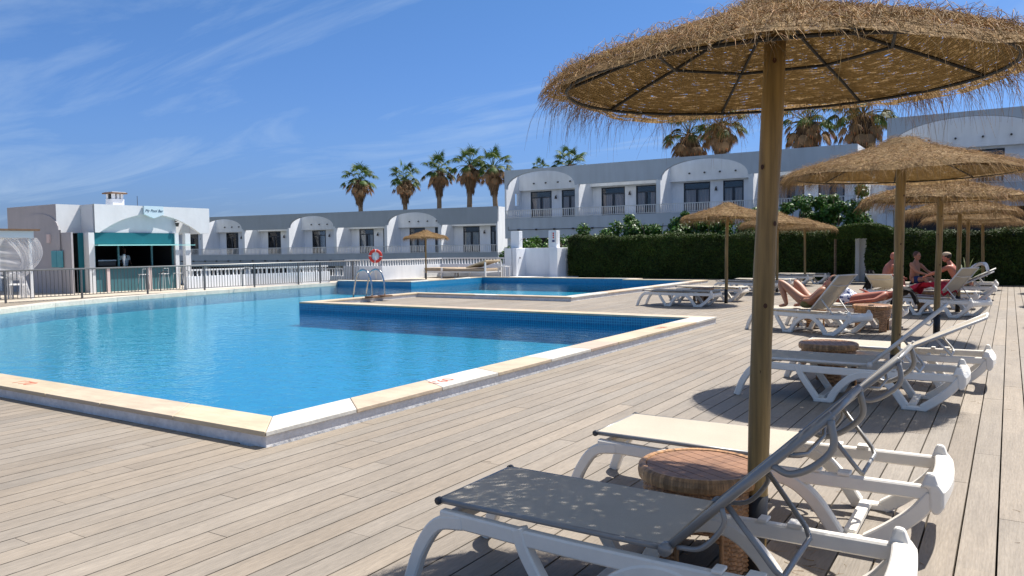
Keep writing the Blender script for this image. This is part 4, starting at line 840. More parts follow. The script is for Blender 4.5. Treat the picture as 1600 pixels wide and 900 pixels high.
# ------------------------------------------------------------------ hotel facades
def arch_poly(x0, x1, zs, zt, n=16):
    c = (x0 + x1) / 2; h = (x1 - x0) / 2; return [(c - h * math.cos(math.pi * i / n), zs + (zt - zs) * math.sin(math.pi * i / n) ** 0.9) for i in range(n + 1)]
def hotel(name, label, loc, rz, W_, types, zf, ztop, zrect, zspring, zarch, zsb, fm, doors, zd, zground, depth=9, railh=0.6, cm='curtain', endwin=False):
    RT = root(name, label, 'building', loc, rz); n = len(types); L = n * W_; mb = MB()
    FT = 0.22                                       # fascia thickness
    for i, t in enumerate(types):
        a, b = i * W_ + 0.16, (i + 1) * W_ - 0.16
        prof = arch_poly(a, b, zspring, zarch) if t == 'A' else [(a, zrect), (b, zrect)]
        X0, X1 = i * W_, (i + 1) * W_; pts = [(X0, zspring if t == 'A' else zrect)] + prof + [(X1, zspring if t == 'A' else zrect)]
        for (xa, za), (xb, zb) in zip(pts, pts[1:]):
            for y in (0, FT): mb.add([(xa, y, za), (xb, y, zb), (xb, y, ztop), (xa, y, ztop)], [(0, 1, 2, 3)])
            if abs(xa - xb) > 1e-6 or True: mb.add([(xa, 0, za), (xb, 0, zb), (xb, FT, zb), (xa, FT, za)], [(0, 1, 2, 3)])
    mb.add([(0, 0, ztop), (L, 0, ztop), (L, FT, ztop), (0, FT, ztop)], [(0, 1, 2, 3)])
    mb.box(0.0, L, 0.0, 0.2, zsb, zf - 0.001)        # slab front
    mb.build('fascia', fm, RT)
    mb = MB(); D1 = 1.75; D2 = 2.15; zl = zrect - 0.08
    for i in range(n + 1):
        x = i * W_; x0, x1 = x - 0.15, x + 0.15
        if i == 0: x0 = 0.003
        if i == n: x1 = L - 0.003
        zt = ztop - 0.004; mb.box(x0, x1, 0.008, FT - 0.004, zf, max(zspring, zrect) + 0.02)
        if endwin and i == 0:
            mb.box(x0, x1, FT - 0.004, D1 - 0.55, zf, zt); mb.box(x0, x1, D1 - 0.1, D2, zf, zt); mb.box(x0, x1, D1 - 0.55, D1 - 0.1, zf, zf + 1.0); mb.box(x0, x1, D1 - 0.55, D1 - 0.1, zf + 1.9, zt)
        else: mb.box(x0, x1, FT - 0.004, D2, zf, zt)
    for i, t in enumerate(types):
        a, b = i * W_ + 0.15, (i + 1) * W_ - 0.15
        if i == n - 1: b = L - 0.15
        mb.box(a, b, D1, D1 + 0.18, zl, ztop - 0.006)
        ds = doors[i % len(doors)]; xs = a
        for (d0, d1) in ds:
            mb.box(xs, i * W_ + d0, D2, D2 + 0.2, zf, zl + 0.1); mb.box(i * W_ + d0, i * W_ + d1, D2, D2 + 0.2, zd, zl + 0.1); xs = i * W_ + d1
        mb.box(xs, b, D2, D2 + 0.2, zf, zl + 0.1)
        mb.box(a, b, 0.2, D2, zsb + 0.25, zf - 0.003)
    mb.box(0.0, 0.2, D2 + 0.001, depth, zground, ztop - 0.004); mb.box(L - 0.2, L, D2 + 0.001, depth, zground, ztop - 0.004)
    mb.box(0.2, L - 0.2, depth - 0.2, depth, zground, ztop - 0.004); mb.box(0.2, L - 0.2, D1 + 0.181, depth - 0.2, ztop - 0.35, ztop - 0.10)
    for i in range(n + 1):                           # ground floor piers and recessed wall
        x = i * W_; mb.box(max(0, x - 0.3), min(L, x + 0.3), 0.3, 0.7, zground, zsb + 0.25)
    mb.build('walls', 'plaster', RT)
    mb = MB(); mb.box(0.2, L - 0.2, 2.6, 2.8, zground, zsb + 0.25); mb.build('ground_floor_shade_wall', 'frame', RT)  # opaque near-black wall: shade under the slab put into its colour
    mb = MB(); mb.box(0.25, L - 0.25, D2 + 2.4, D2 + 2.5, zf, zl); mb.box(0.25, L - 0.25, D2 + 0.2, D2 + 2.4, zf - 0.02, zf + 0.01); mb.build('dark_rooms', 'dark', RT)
    for i, t in enumerate(types):
        a, b = i * W_ + 0.15, (i + 1) * W_ - 0.15; ds = doors[i % len(doors)]
        for (d0, d1) in ds:
            x0, x1 = i * W_ + d0, i * W_ + d1; mb = MB(); y0, y1 = D2 - 0.01, D2 + 0.07; ft = 0.085; zt_ = zd - 0.42
            mb.box(x0, x0 + ft, y0, y1, zf, zd); mb.box(x1 - ft, x1, y0, y1, zf, zd); mb.box(x0 + ft, x1 - ft, y0, y1, zd - ft, zd); mb.box(x0 + ft, x1 - ft, y0, y1, zt_ - 0.07, zt_)
            xm = (x0 + x1) / 2; mb.box(xm - 0.07, xm + 0.07, y0 - 0.004, y1, zf, zt_ - 0.07); mb.box(x0 + ft, x1 - ft, y0, y1, zf, zf + 0.12); dr = mb.build('door', 'frame', RT)
            mb = MB(); mb.box(x0 + ft, x1 - ft, D2 + 0.03, D2 + 0.035, zf + 0.12, zd - ft); mb.build('pane', 'glass', dr)
            mb = MB(); r = random.Random(i * 7 + int(d0 * 10)); N = 40; ys = [D2 + 0.16 + 0.03 * math.sin(q * 1.25) for q in range(N + 1)]; gp = r.choice([0, 0, 0.3])
            for q in range(N):
                xa = x0 + 0.02 + (x1 - x0 - 0.04) * q / N; xb = x0 + 0.02 + (x1 - x0 - 0.04) * (q + 1) / N
                if gp and 0.38 < q / N < 0.38 + gp: continue
                mb.quad((xa, ys[q], zf + 0.03), (xb, ys[q + 1], zf + 0.03), (xb, ys[q + 1], zt_), (xa, ys[q], zt_))
            mb.build('curtain', cm, dr, True)
        if len(ds) > 1 or True:
            xl = i * W_ + (ds[0][1] + (ds[1][0] if len(ds) > 1 else ds[0][1] + 0.75)) / 2; mb = MB(); mb.tube([(xl, D2 - 0.15, zd - 0.40), (xl, D2 - 0.15, zd - 0.62)], [0.05, 0.10], 8); mb.tube([(xl, D2, zd - 0.35), (xl, D2 - 0.16, zd - 0.36)], 0.02, 6); mb.build('wall_lamp', 'lamp', RT)
        if t == 'A':
            for q in range(4):
                xq = i * W_ + W_ * (0.25 + 0.17 * q); mb = MB(); mb.tube([(xq, D1, zrect + 0.42), (xq, D1 - 0.12, zrect + 0.40)], 0.055, 8); mb.build('spotlight', 'cap', RT)
        a, b = i * W_, (i + 1) * W_; mb = MB(); mb.box(a + 0.01, b - 0.01, -0.045, -0.005, zf + railh - 0.05, zf + railh); mb.box(a + 0.01, b - 0.01, -0.04, -0.01, zf + 0.03, zf + 0.07); x = a + 0.06
        while x < b - 0.03: mb.box(x, x + 0.035, -0.038, -0.012, zf + 0.07, zf + railh - 0.05); x += 0.16
        mb.build('railing', 'white', RT)
    mb = MB(); zc = zsb + 0.25 * (zf - zsb) + 0.25
    mb.tube([(0.3, -0.03, zc + 0.25), (0.3, -0.03, zc)] + [(x, -0.03, zc - 0.01 * (k % 2)) for k, x in enumerate(np.arange(1, L, 1.5))], 0.018, 4)
    for x in np.arange(1.2, L, 1.5): mb.box(x - 0.07, x + 0.07, -0.1, -0.005, zc - 0.06, zc + 0.05)
    mb.build('cable_lights', 'lamp', RT)
    return RT
hotel('hotel_wing', 'two storey white hotel wing with arched balconies and a grey parapet behind the hedge', (-31.4, 48.0, 0), 0, 6.0, ['A', 'R', 'A', 'R'], 3.68, 7.2, 5.88, 5.85, 7.02, 2.22, 'fascia', [[(0.95, 2.75), (3.62, 4.95)], [(0.85, 2.66), (3.5, 5.0)]], 5.72, -1.7, endwin=True)
# long lower wing, rotated slightly
ang = rad(7.91); P1_ = Vector((-34.25, 51.4)); dL = Vector((math.cos(ang), math.sin(ang))); org = P1_ - dL * 37.25
hotel('hotel_wing', 'long low hotel wing with five arches and grey parapet, left of the palms', (org.x, org.y, 0), ang, 5.31, ['A', 'A', 'R', 'A', 'R', 'A', 'R'], 1.2, 4.86, 3.5, 3.62, 4.62, 0.12, 'fascia_dark', [[(1.05, 2.6), (3.62, 4.4)]], 3.38, -1.7, cm='curtainw', railh=0.63)
hotel('hotel_wing', 'nearest hotel wing with a wide shallow arch, partly hidden by parasols at right', (-5.5, 45.0, 0), 0, 7.2, ['A', 'R'], 4.42, 8.02, 6.5, 6.4, 7.78, 3.25, 'fascia', [[(0.7, 1.9), (3.3, 5.2)]], 6.3, -1.7)
# bright stair wall between the wings
sw = root('stair_wall', 'bright white stair walls between the two right hotel wings', 'wall', (-7.0, 46.0, -1.7)); mb = MB(); mb.box(0.0, 0.25, 0, 2.6, 0, 7.3); mb.box(0.252, 1.0, 1.6, 2.6, 0, 5.3); mb.box(1.0, 1.45, -0.4, 2.6, 0, 4.8); mb.box(-0.4, 1.6, 2.602, 2.9, 0, 6.6); mb.build('stair_walls', 'plaster', sw)

# ------------------------------------------------------------------ pool bar
bar = root('pool_bar', 'white pool bar building with arched front and teal serving hatch', 'bar building', (0, 0, 0)); zt = 3.38; mb = MB()
XF = -29.2
# front fascia (faces +x) with a shallow arch recess, y 16.24..21.25
def xface(mb, X, T, pts, ztop):
    for (ya, za), (yb, zb) in zip(pts, pts[1:]):
        for x in (X, X - T): mb.add([(x, ya, za), (x, yb, zb), (x, yb, ztop), (x, ya, ztop)], [(0, 1, 2, 3)])
        mb.add([(X, ya, za), (X, yb, zb), (X - T, yb, zb), (X - T, ya, za)], [(0, 1, 2, 3)])
ap = [(16.45 + 4.3 * i / 20, 2.33 + 0.73 * (1 - (i / 10 - 1) ** 2)) for i in range(21)]; xface(mb, XF, 0.13, [(16.24, 2.302)] + [(16.42, 2.302)] + ap + [(20.78, 2.302), (21.25, 2.302)], zt)
mb.add([(XF, 16.24, zt), (XF, 21.25, zt), (XF - 0.13, 21.25, zt), (XF - 0.13, 16.24, zt)], [(0, 1, 2, 3)])
mb.box(-35.0, XF - 1.301, 16.25, 21.04, 2.55, zt - 0.12); mb.box(-35.0, XF - 0.131, 16.242, 16.44, 2.3, zt - 0.004); mb.box(-35.0, XF - 0.131, 21.05, 21.248, 2.3, zt - 0.004)
mb.box(XF - 0.45, XF - 0.133, 16.445, 19.72, 2.306, zt - 0.01); mb.box(XF - 1.3, XF - 1.1, 19.70, 21.045, 2.302, zt - 0.3)            # recessed arch panel
mb.box(-33.9, -30.18, 15.33, 16.238, 2.30, zt)                         # upper box at left, bright side face
mb.build('upper_walls', 'barwhite', bar)
mb = MB(); mb.box(-34.2, -29.2, 15.33, 15.40, 0, 2.298); mb.box(-33.897, -30.184, 15.322, 15.3295, 2.3, zt - 0.003); mb.build('shaded_side_wall', 'barwhite_shaded', bar); mb = MB(); mb.box(-29.62, XF - 0.006, 15.98, 16.2, 0, 2.298); mb.build('door_pier', 'barwhite', bar); mb = MB(); mb.box(-29.62, XF - 0.006, 19.58, 19.75, 0, 2.298)  # thin slab lays the painted shade over the upper box's camera-facing side
mb.build('door_jamb', 'barwhite', bar); mb = MB(); mb.box(XF - 0.22, XF - 0.01, 20.06, 20.30, 0, 2.3); mb.build('column', 'barwhite', bar); mb = MB(); mb.box(-35, -34.8, 15.4, 21.2, 0, 2.55); mb.box(-35, -29.5, 19.75, 19.9, 0, 2.298)
mb.build('lower_walls', 'barwhite', bar)
# arched niche on the side facing the camera
mb = MB(); yN = 14.45
def yface(mb, Y, T, pts, zb):
    for (xa, za), (xb, zb_) in zip(pts, pts[1:]):
        for y in (Y, Y + T): mb.add([(xa, y, zb), (xb, y, zb), (xb, y, zb_), (xa, y, za)], [(0, 1, 2, 3)])
        mb.add([(xa, Y, za), (xb, Y, zb_), (xb, Y + T, zb_), (xa, Y + T, za)], [(0, 1, 2, 3)])
yface(mb, 15.295, 0.033, [(-33.0, 2.4)] + arch_poly(-32.95, -30.0, 2.4, 3.05) + [(-29.9, 2.4)], 0); mb.build('arched_wall', 'barwhite_shaded', bar)
mb = MB(); mb.box(XF - 0.12, XF - 0.07, 16.2, 19.58, 1.86, 2.30); mb.box(-29.6, -29.55, 15.78, 15.97, 0, 2.29); mb.build('teal_panel', 'teal', bar)
mb = MB(); mb.box(XF - 0.10, XF + 0.24, 16.2, 19.56, 1.80, 1.84); mb.box(XF + 0.05, XF + 0.10, 19.5, 20.45, 1.80, 1.825); mb.build('awning_edge', 'teallight', bar)
mb = MB()
for y in (16.2, 17.15, 18.55, 19.48): mb = MB(); mb.box(XF - 0.14, XF - 0.08, y, y + 0.055, 0.965, 1.80); mb.build('hatch_post', 'tealpanel', bar)
mb = MB(); mb.box(XF - 0.09, XF - 0.05, 16.2, 19.58, 0.02, 0.92); mb.build('counter_front', 'tealpanel', bar)
mb = MB(); mb.box(XF - 0.5, XF + 0.06, 16.2, 19.58, 0.92, 0.96); mb.build('counter_top', 'brownwood', bar)
for y in (16.62, 18.35): mb = MB(); mb.box(XF - 0.05, XF + 0.03, y, y + 0.12, 0.02, 0.92); mb.build('counter_pilaster', 'pinkplaster', bar)
mb = MB(); mb.box(-33.0, -32.9, 16.3, 19.5, 0, 2.5); mb.box(-32.9, XF - 0.2, 16.202, 16.24, 0, 2.29); mb.box(-32.9, XF - 0.2, 16.3, 19.5, 2.27, 2.29); mb.box(-32.9, XF - 0.15, 19.54, 19.575, 0, 2.27); mb.build('hatch_shade_lining', 'dark', bar)  # near-black panels: shade inside the hatch put into the colour
mb = MB(); mb.box(XF - 0.4, XF - 0.35, 19.7, 20.0, 0.02, 0.95); mb.build('wooden_gate', 'brownwood', bar)
sh_ = MB()
for k in range(2):
    sh_.box(-30.70 + k * 0.40, -30.33 + k * 0.40, 15.285, 15.327, 1.0, 1.62)
    for q in range(9): sh_.box(-30.67 + k * 0.40, -30.36 + k * 0.40, 15.272, 15.284, 1.05 + q * 0.06, 1.085 + q * 0.06)
for ch in [sh_]: ch.v = [(x + 0.20, y - 0.034, z) for x, y, z in ch.v]; ch.build('shutters', 'shutter', bar)
mb = MB(); mb.box(-30.78, -30.56, 15.24, 15.293, 1.93, 2.25); mb.build('meter_box', 'pinkplaster', bar)
ch_ = root('chimney', 'square chimney with flat terracotta cap on the bar roof', 'chimney', (-33.2, 19.4, zt - 0.12)); mb = MB(); mb.box(-0.28, 0.28, -0.26, 0.26, 0, 0.62)
for x in (-0.26, 0.14):
    for y in (-0.24, -0.05, 0.12): mb.box(x, x + 0.12, y, y + 0.11, 0.62, 0.84)
mb.build('stack', 'plaster', ch_); mb = MB(); mb.box(-0.13, 0.13, -0.22, 0.21, 0.621, 0.838); mb.build('shade_core', 'dark', ch_); mb = MB(); mb.box(-0.38, 0.38, -0.36, 0.36, 0.84, 0.90); mb.build('chimney_cap', 'brownwood', ch_); mb = MB(); mb.box(-0.33, 0.33, -0.31, 0.31, 0.90, 0.93); mb.build('cap_top', 'plaster', ch_)  # dark block behind the cap openings, their shade put into its colour
mb = MB(); mb.tube([(0, 0, 0), (0, 0, 0.75)], 0.012, 5); tag(mb.build('antenna', 'cap', loc=(-32.4, 19.95, zt - 0.12)), 'thin antenna standing on the bar roof', 'antenna')
# sign
sg = root('bar_sign', 'pale shield shaped sign reading My Pool Bar above the arch', 'sign', (XF, 18.6, 3.05), math.pi / 2); mb = MB(); pl = [(-0.42, 0.33), (-0.42, 0.0), (0, -0.16), (0.42, 0.0), (0.42, 0.33)]
mb.add([(x, -0.12, z) for x, z in pl] + [(x, -0.02, z) for x, z in pl], [(0, 1, 2, 3, 4), (9, 8, 7, 6, 5)] + [(i, (i + 1) % 5, (i + 1) % 5 + 5, i + 5) for i in range(5)]); mb.build('sign_board', 'signblue', sg)
t_ = text('lettering', 'My Pool Bar', 0.155, 'ink', sg, 0.3, 0.003); t_.location = (0, -0.124, 0.14); t_.rotation_euler = (math.pi / 2, 0, 0)
mb = MB(); mb.box(-0.03, 0.03, -0.1, 0, 0, 0.04); mb.tube([(0, -0.12, -0.04), (0, -0.12, -0.2)], [0.09, 0.05], 8); o = mb.build('wall_lantern', 'lamp', loc=(XF - 0.1, 19.68, 2.78)); o.rotation_euler = (0, 0, math.pi / 2); tag(o, 'dark wall lantern under the right end of the bar arch', 'wall lamp')
# stools, bartender and machine
for k, (y, lb_) in enumerate(((17.85, 'slim white bar stool left of the counter pillar'), (18.72, 'slim white bar stool right of the counter pillar'), (19.35, 'slim white bar stool at the right end of the bar counter'))):
    st = root('bar_stool', lb_, 'bar stool', (XF + 0.45, y, 0.02), 0, 'white bar stools at the counter')
    for sx in (-1, 1):
        for sy in (-1, 1): mb = MB(); mb.tube([(0.17 * sx, 0.17 * sy, 0), (0.11 * sx, 0.11 * sy, 0.62)], 0.009, 6); mb.build('leg', 'white', st)
    mb = MB(); mb.box(-0.14, 0.14, -0.14, 0.14, 0.62, 0.645); mb.build('seat', 'white', st); mb = MB(); mb.tube([(0.13, -0.12, 0.64), (0.15, -0.12, 0.85), (0.15, 0.12, 0.85), (0.13, 0.12, 0.64)], 0.009, 6); mb.build('backrest', 'white', st)
Js = dict(pelvis=(0, 0, 0.95), chest=(0, 0, 1.25), neck=(0, 0, 1.44), head=(0.02, 0, 1.60))
for s_, y in (('l', 1), ('r', -1)): Js.update({'sh_' + s_: (0, 0.18 * y, 1.36), 'el_' + s_: (0.05, 0.24 * y, 1.10), 'wr_' + s_: (0.25, 0.16 * y, 1.02), 'hi_' + s_: (0, 0.1 * y, 0.88), 'kn_' + s_: (0.02, 0.1 * y, 0.47), 'an_' + s_: (0, 0.1 * y, 0.08), 'to_' + s_: (0.13, 0.1 * y, 0.04)})
person('bartender in a white shirt standing in the dark bar hatch', Js, (XF - 1.45, 18.2, 0.0), 0, skin='skindark', hair='hair', shirt='cloth', shorts='black', shorts_len=0.95)
cm_ = root('coffee_machine', 'steel coffee machine on the left of the bar counter', 'coffee machine', (XF - 0.35, 16.75, 0.961)); mb = MB(); mb.box(-0.2, 0.2, -0.35, 0.35, 0.05, 0.22); mb.build('machine_body', 'dark', cm_, bevel=0.02); mb = MB(); mb.box(-0.21, 0.21, -0.36, 0.36, 0.24, 0.29); mb.build('machine_top', 'steel', cm_)
mb = MB(); mb.tube([(0, 0, 0), (0, 0, 0.22), (0, 0, 0.35), (0, 0.02, 0.5)], [0.035, 0.03, 0.07, 0.045], 8); tag(mb.build('parasol_ornament', 'cloth', smooth=True, loc=(XF - 0.2, 17.45, 0.961)), 'folded white paper ornament on the bar counter', 'ornament')
# ------------------------------------------------------------------ curtain tent at the left edge
pg = root('pergola', 'white curtained pergola with flat roof at the left edge', 'pergola', (0, 0, 0)); mb = MB(); mb.box(-30.2, -27.2, 10.0, 13.28, 2.28, 2.34); mb.build('roof_boards', 'brownwood', pg)
mb = MB(); mb.box(-30.0, -27.3, 10.0, 13.12, 2.05, 2.276); mb.build('roof_band', 'white', pg); mb = MB()
for y in (10.1, 13.0):
    for x in (-29.9, -27.45): mb.box(x, x + 0.08, y, y + 0.08, 0, 2.05)
mb.build('posts', 'white', pg)
def sheer(name, f, NU=60, NV=40):
    mb = MB(); g_ = [[f(i / NU, j / NV) for j in range(NV + 1)] for i in range(NU + 1)]
    for i in range(NU):
        for j in range(NV): mb.quad(g_[i][j], g_[i][j + 1], g_[i + 1][j + 1], g_[i + 1][j])
    return mb.build(name, 'sheer', pg, True)
def f1(u, v):                                        # bulging tied curtain at the corner post
    z = 2.05 - v * 2.0; k = abs(v - 0.66); w = 0.10 + 0.55 * min(1, (k / 0.6)) ** 0.8 * (1 if v < 0.66 else 0.45); b = 0.30 * math.sin(min(1, v / 0.62) * math.pi) if v < 0.66 else 0
    return (-27.32 + 0.028 * math.sin(u * 61 + v * 3) + 0.02 * math.sin(u * 23), 12.72 + (u - 0.5) * 2 * w * 0.8 + b + (0.18 * (v - 0.66) if v > 0.66 else 0), z)
sheer('corner_curtain', f1)
def f2(u, v): z = 2.05 - v * (0.5 + 0.9 * u); return (-27.36 + 0.04 * math.sin(v * 26 + u * 4), 10.3 + u * 2.4, z)
sheer('swag_curtain', f2)
sheer('back_curtain', lambda u, v: (-29.9 + 0.05 * math.sin(u * 50), 10.2 + u * 2.9, 2.05 - v * 1.9))
def cafe_chair(label, loc, rz):
    RT = root('cafe_chair', label, 'chair', loc, rz, 'white cafe chairs behind the fence')
    for x in (-0.2, 0.2):
        for y in (-0.2, 0.2): mb = MB(); mb.box(x - 0.02, x + 0.02, y - 0.02, y + 0.02, 0, 0.44); mb.build('leg', 'white', RT)
    mb = MB(); mb.box(-0.23, 0.23, -0.23, 0.23, 0.44, 0.47); mb.build('seat', 'white', RT)
    mb = MB(); mb.box(-0.23, -0.19, -0.22, -0.18, 0.47, 0.85); mb.box(-0.23, -0.19, 0.18, 0.22, 0.47, 0.85); mb.box(-0.225, -0.195, -0.18, 0.18, 0.62, 0.84); mb.build('backrest', 'white', RT)
cafe_chair('white cafe chair under the curtained pergola, beside the corner curtain', (-28.1, 12.9, 0.02), 2.4)
cafe_chair('white cafe chair at the far left edge behind the fence', (-27.9, 11.75, 0.02), -0.6)
cafe_chair('white cafe chair under the pergola nearest the teal shutters', (-28.9, 13.3, 0.02), 1.0)
ct = root('cafe_table', 'square white cafe table under the curtained pergola', 'table', (-28.5, 12.3, 0.02)); mb = MB(); mb.box(-0.35, 0.35, -0.35, 0.35, 0.70, 0.74); mb.build('table_top', 'white', ct); mb = MB(); mb.tube([(0, 0, 0.02), (0, 0, 0.70)], 0.03, 8); mb.box(-0.2, 0.2, -0.2, 0.2, 0, 0.03); mb.build('pedestal', 'white', ct)

# ------------------------------------------------------------------ foliage
rs = np.random.RandomState(5)
def leaves(name, C_, N_, size, m_, parent, asp=0.55, bright=(0.5, 1.5), tip=None):
    """C_: centres (n,3), N_: preferred normals; rhombic folded leaves"""
    n = len(C_); nr = N_ + rs.normal(0, 0.65, (n, 3)); nr /= np.linalg.norm(nr, axis=1, keepdims=True); t = rs.normal(0, 1, (n, 3)); a = np.cross(nr, t); a /= np.linalg.norm(a, axis=1, keepdims=True) + 1e-9; b = np.cross(nr, a)
    s_ = size * rs.uniform(0.6, 1.3, (n, 1)); V = np.stack([C_ - a * s_, C_ + b * s_ * asp, C_ + a * s_, C_ - b * s_ * asp], axis=1).reshape(-1, 3); F = np.arange(n * 4).reshape(-1, 4)
    w = rs.uniform(*bright, (n, 1)); hue = rs.uniform(0.8, 1.35, (n, 1)); T = np.hstack([w * hue, w, w * 0.8]); return npmesh(name, V, F, m_, T, parent)
def hedge(label, x0, x1, y0, y1, h, loc=(0, 0, 0), dens=1500, arch=None):
    RT = root('hedge', label, 'hedge', loc); mb = MB()
    def top(x): return h + 0.05 * math.sin(x * 1.3) + 0.03 * math.sin(x * 3.7)
    pts = []; 
    A = (x1 - x0) * h; n = int(A * dens); X = rs.uniform(x0, x1, n); Z = rs.uniform(0.0, 1, n) * h; bul = 0.10 * np.sin(X * 1.7 + Z * 1.3) + 0.06 * np.sin(X * 4.1 - Z * 3) + 0.05 * np.sin(Z * 6 + X * 2)
    Y = y0 + bul * 0.8 + np.abs(rs.normal(0, 0.07, n)); c1 = np.stack([X, Y, Z], 1); n1_ = np.tile([0, -1, 0.25], (n, 1))
    n2 = int((x1 - x0) * (y1 - y0) * dens * 1.1); X = rs.uniform(x0, x1, n2); Y = rs.uniform(y0, y1, n2); Z = h + 0.05 * np.sin(X * 1.3) + 0.04 * np.sin(X * 3.7 + Y * 2) + 0.03 * np.sin(X * 9 + Y * 5) + rs.normal(0.0, 0.04, n2) - 0.12 * np.maximum(0, 1 - (Y - y0) / 0.15) + (rs.rand(n2) < 0.03) * rs.uniform(0, 0.12, n2)
    c2 = np.stack([X, Y, Z], 1); n2_ = np.tile([0, -0.2, 1], (n2, 1)); cs = [c1, c2]; ns = [n1_, n2_]
    for xe, sx in ((x0, -1), (x1, 1)):
        n3 = int((y1 - y0) * h * dens); Y = rs.uniform(y0, y1, n3); Z = rs.uniform(0, h, n3); cs.append(np.stack([xe - sx * np.abs(rs.normal(0, 0.06, n3)) + 0.05 * np.sin(Z * 5), Y, Z], 1)); ns.append(np.tile([sx, 0, 0.2], (n3, 1)))
    leaves('foliage', np.vstack(cs), np.vstack(ns), 0.05, 'leaf', RT, 0.35, (0.45, 1.45))
    mb.box(x0 + 0.18, x1 - 0.18, y0 + 0.22, y1 - 0.1, 0, h - 0.14); mb.build('inner_branches', 'core', RT); return RT
hedge('long clipped evergreen hedge behind the inner pool', -18.7, -5.3, 34.3, 35.5, 1.98)
h2 = hedge('clipped evergreen hedge closing the far end of the deck', -4.55, 6.0, 31.6, 32.8, 1.88)
ha = root('hedge_arch', 'rounded evergreen hump clipped over the passage between the hedges', 'hedge', (0, 0, 0)); n_ = 22000; u_ = rs.uniform(-1, 1, n_); top_ = 1.80 + 0.42 * np.sqrt(np.maximum(0, 1 - u_ ** 2)); f_ = rs.rand(n_)
z_ = np.where(f_ < 0.5, top_ + rs.normal(0, 0.03, n_), 1.72 + (top_ - 1.72) * rs.rand(n_)); y_ = np.where(f_ < 0.5, rs.uniform(31.7, 33.6, n_), 31.66 + np.abs(rs.normal(0, 0.06, n_)))
cs_ = np.stack([-4.75 + 1.15 * u_, y_, z_], 1); nn_ = np.where((f_ < 0.5)[:, None], np.array([[0, -0.2, 1.0]]), np.array([[0, -1, 0.2]])); leaves('foliage', cs_, nn_, 0.05, 'leaf', ha, 0.35, (0.5, 1.5))
mb = MB(); mb.box(-5.6, -3.9, 31.9, 33.4, 1.78, 2.02); mb.build('inner_branches', 'core', ha)
for x in (-5.75, -4.0): mb = MB(); mb.tube([(x, 32.4, 0), (x, 32.4, 1.85)], 0.05, 6); mb.build('stem', 'bark', ha)
gp_ = root('gate_pillar', 'white plastered gate pillar glimpsed through the hedge opening', 'pillar', (-4.8, 33.75, 0)); mb = MB(); mb.box(-0.28, 0.75, 0, 0.35, 0, 1.9); mb.box(-0.42, -0.28, -0.1, 0.45, 0, 1.95); mb.build('pillar', 'barwhite', gp_)
def bush(label, c, r, n, size=0.085, group='broad leaved shrubs behind the hedge', seed=0):
    global rs
    rs = np.random.RandomState(seed + 50); RT = root('shrub', label, 'shrub', c, 0, group); mb = MB(); rr = random.Random(seed)
    stems = []
    for k in range(7):
        a = rr.uniform(0, 6.28); e = Vector((math.cos(a) * r[0] * 0.6, math.sin(a) * r[1] * 0.6, r[2] * 1.3)); mb.tube([(0, 0, 0), tuple(e * 0.5 + Vector((0, 0, 0.2))), tuple(e)], [0.05, 0.035, 0.015], 6); stems.append(e)
    mb.build('stems', 'bark', RT); clumps = [(rr.uniform(-1, 1) * r[0], rr.uniform(-1, 1) * r[1], r[2] * (0.75 + 0.75 * rr.random()) * (1 - 0.25 * abs(rr.uniform(-1, 1))), rr.uniform(0.22, 0.45)) for _ in range(26)]
    cl = np.array(clumps); idx = rs.randint(0, len(cl), n); d = rs.normal(0, 1, (n, 3)); d /= np.linalg.norm(d, axis=1, keepdims=True); rad_ = cl[idx, 3:4] * rs.uniform(0.5, 1.08, (n, 1)); C_ = cl[idx, :3] + d * rad_
    C_[:, 2] = np.maximum(C_[:, 2], 0.3); leaves('foliage', C_, d + [0, 0, 0.4], size, 'bushleaf', RT, 0.5, (0.5, 1.6)); return RT
for i, (x, y, rx, rz_, lb) in enumerate(((-18.0, 37.2, 1.5, 1.75, 'broad leaved green shrub above the hedge right beside the shower screen'), (-15.3, 37.4, 1.7, 2.1, 'broad leaved green shrub above the hedge, second from the shower'), (-12.7, 37.2, 1.6, 2.25, 'tall broad leaved shrub above the hedge left of the inner pool parasol'),
        (-10.4, 37.4, 1.4, 2.1, 'broad leaved shrub behind the inner pool parasol'), (-8.6, 37.2, 1.4, 2.55, 'broad leaved shrub right of the front pole'), (-6.6, 37.3, 1.3, 2.75, 'tall broad leaved shrub above the hedge opening'), (-20.4, 37.6, 1.1, 1.45, 'leafy shrub seen between the shower pillars'), (-22.9, 37.0, 0.8, 1.5, 'leafy shrub left of the shower screen'), (-24.5, 38.5, 1.0, 0.95, 'low leafy shrub behind the raised balustrade'))):
    bush(lb, (x, y, -0.06), (rx, 0.7, rz_), 9000 if rx > 1.2 else 3600, 0.085, seed=i)
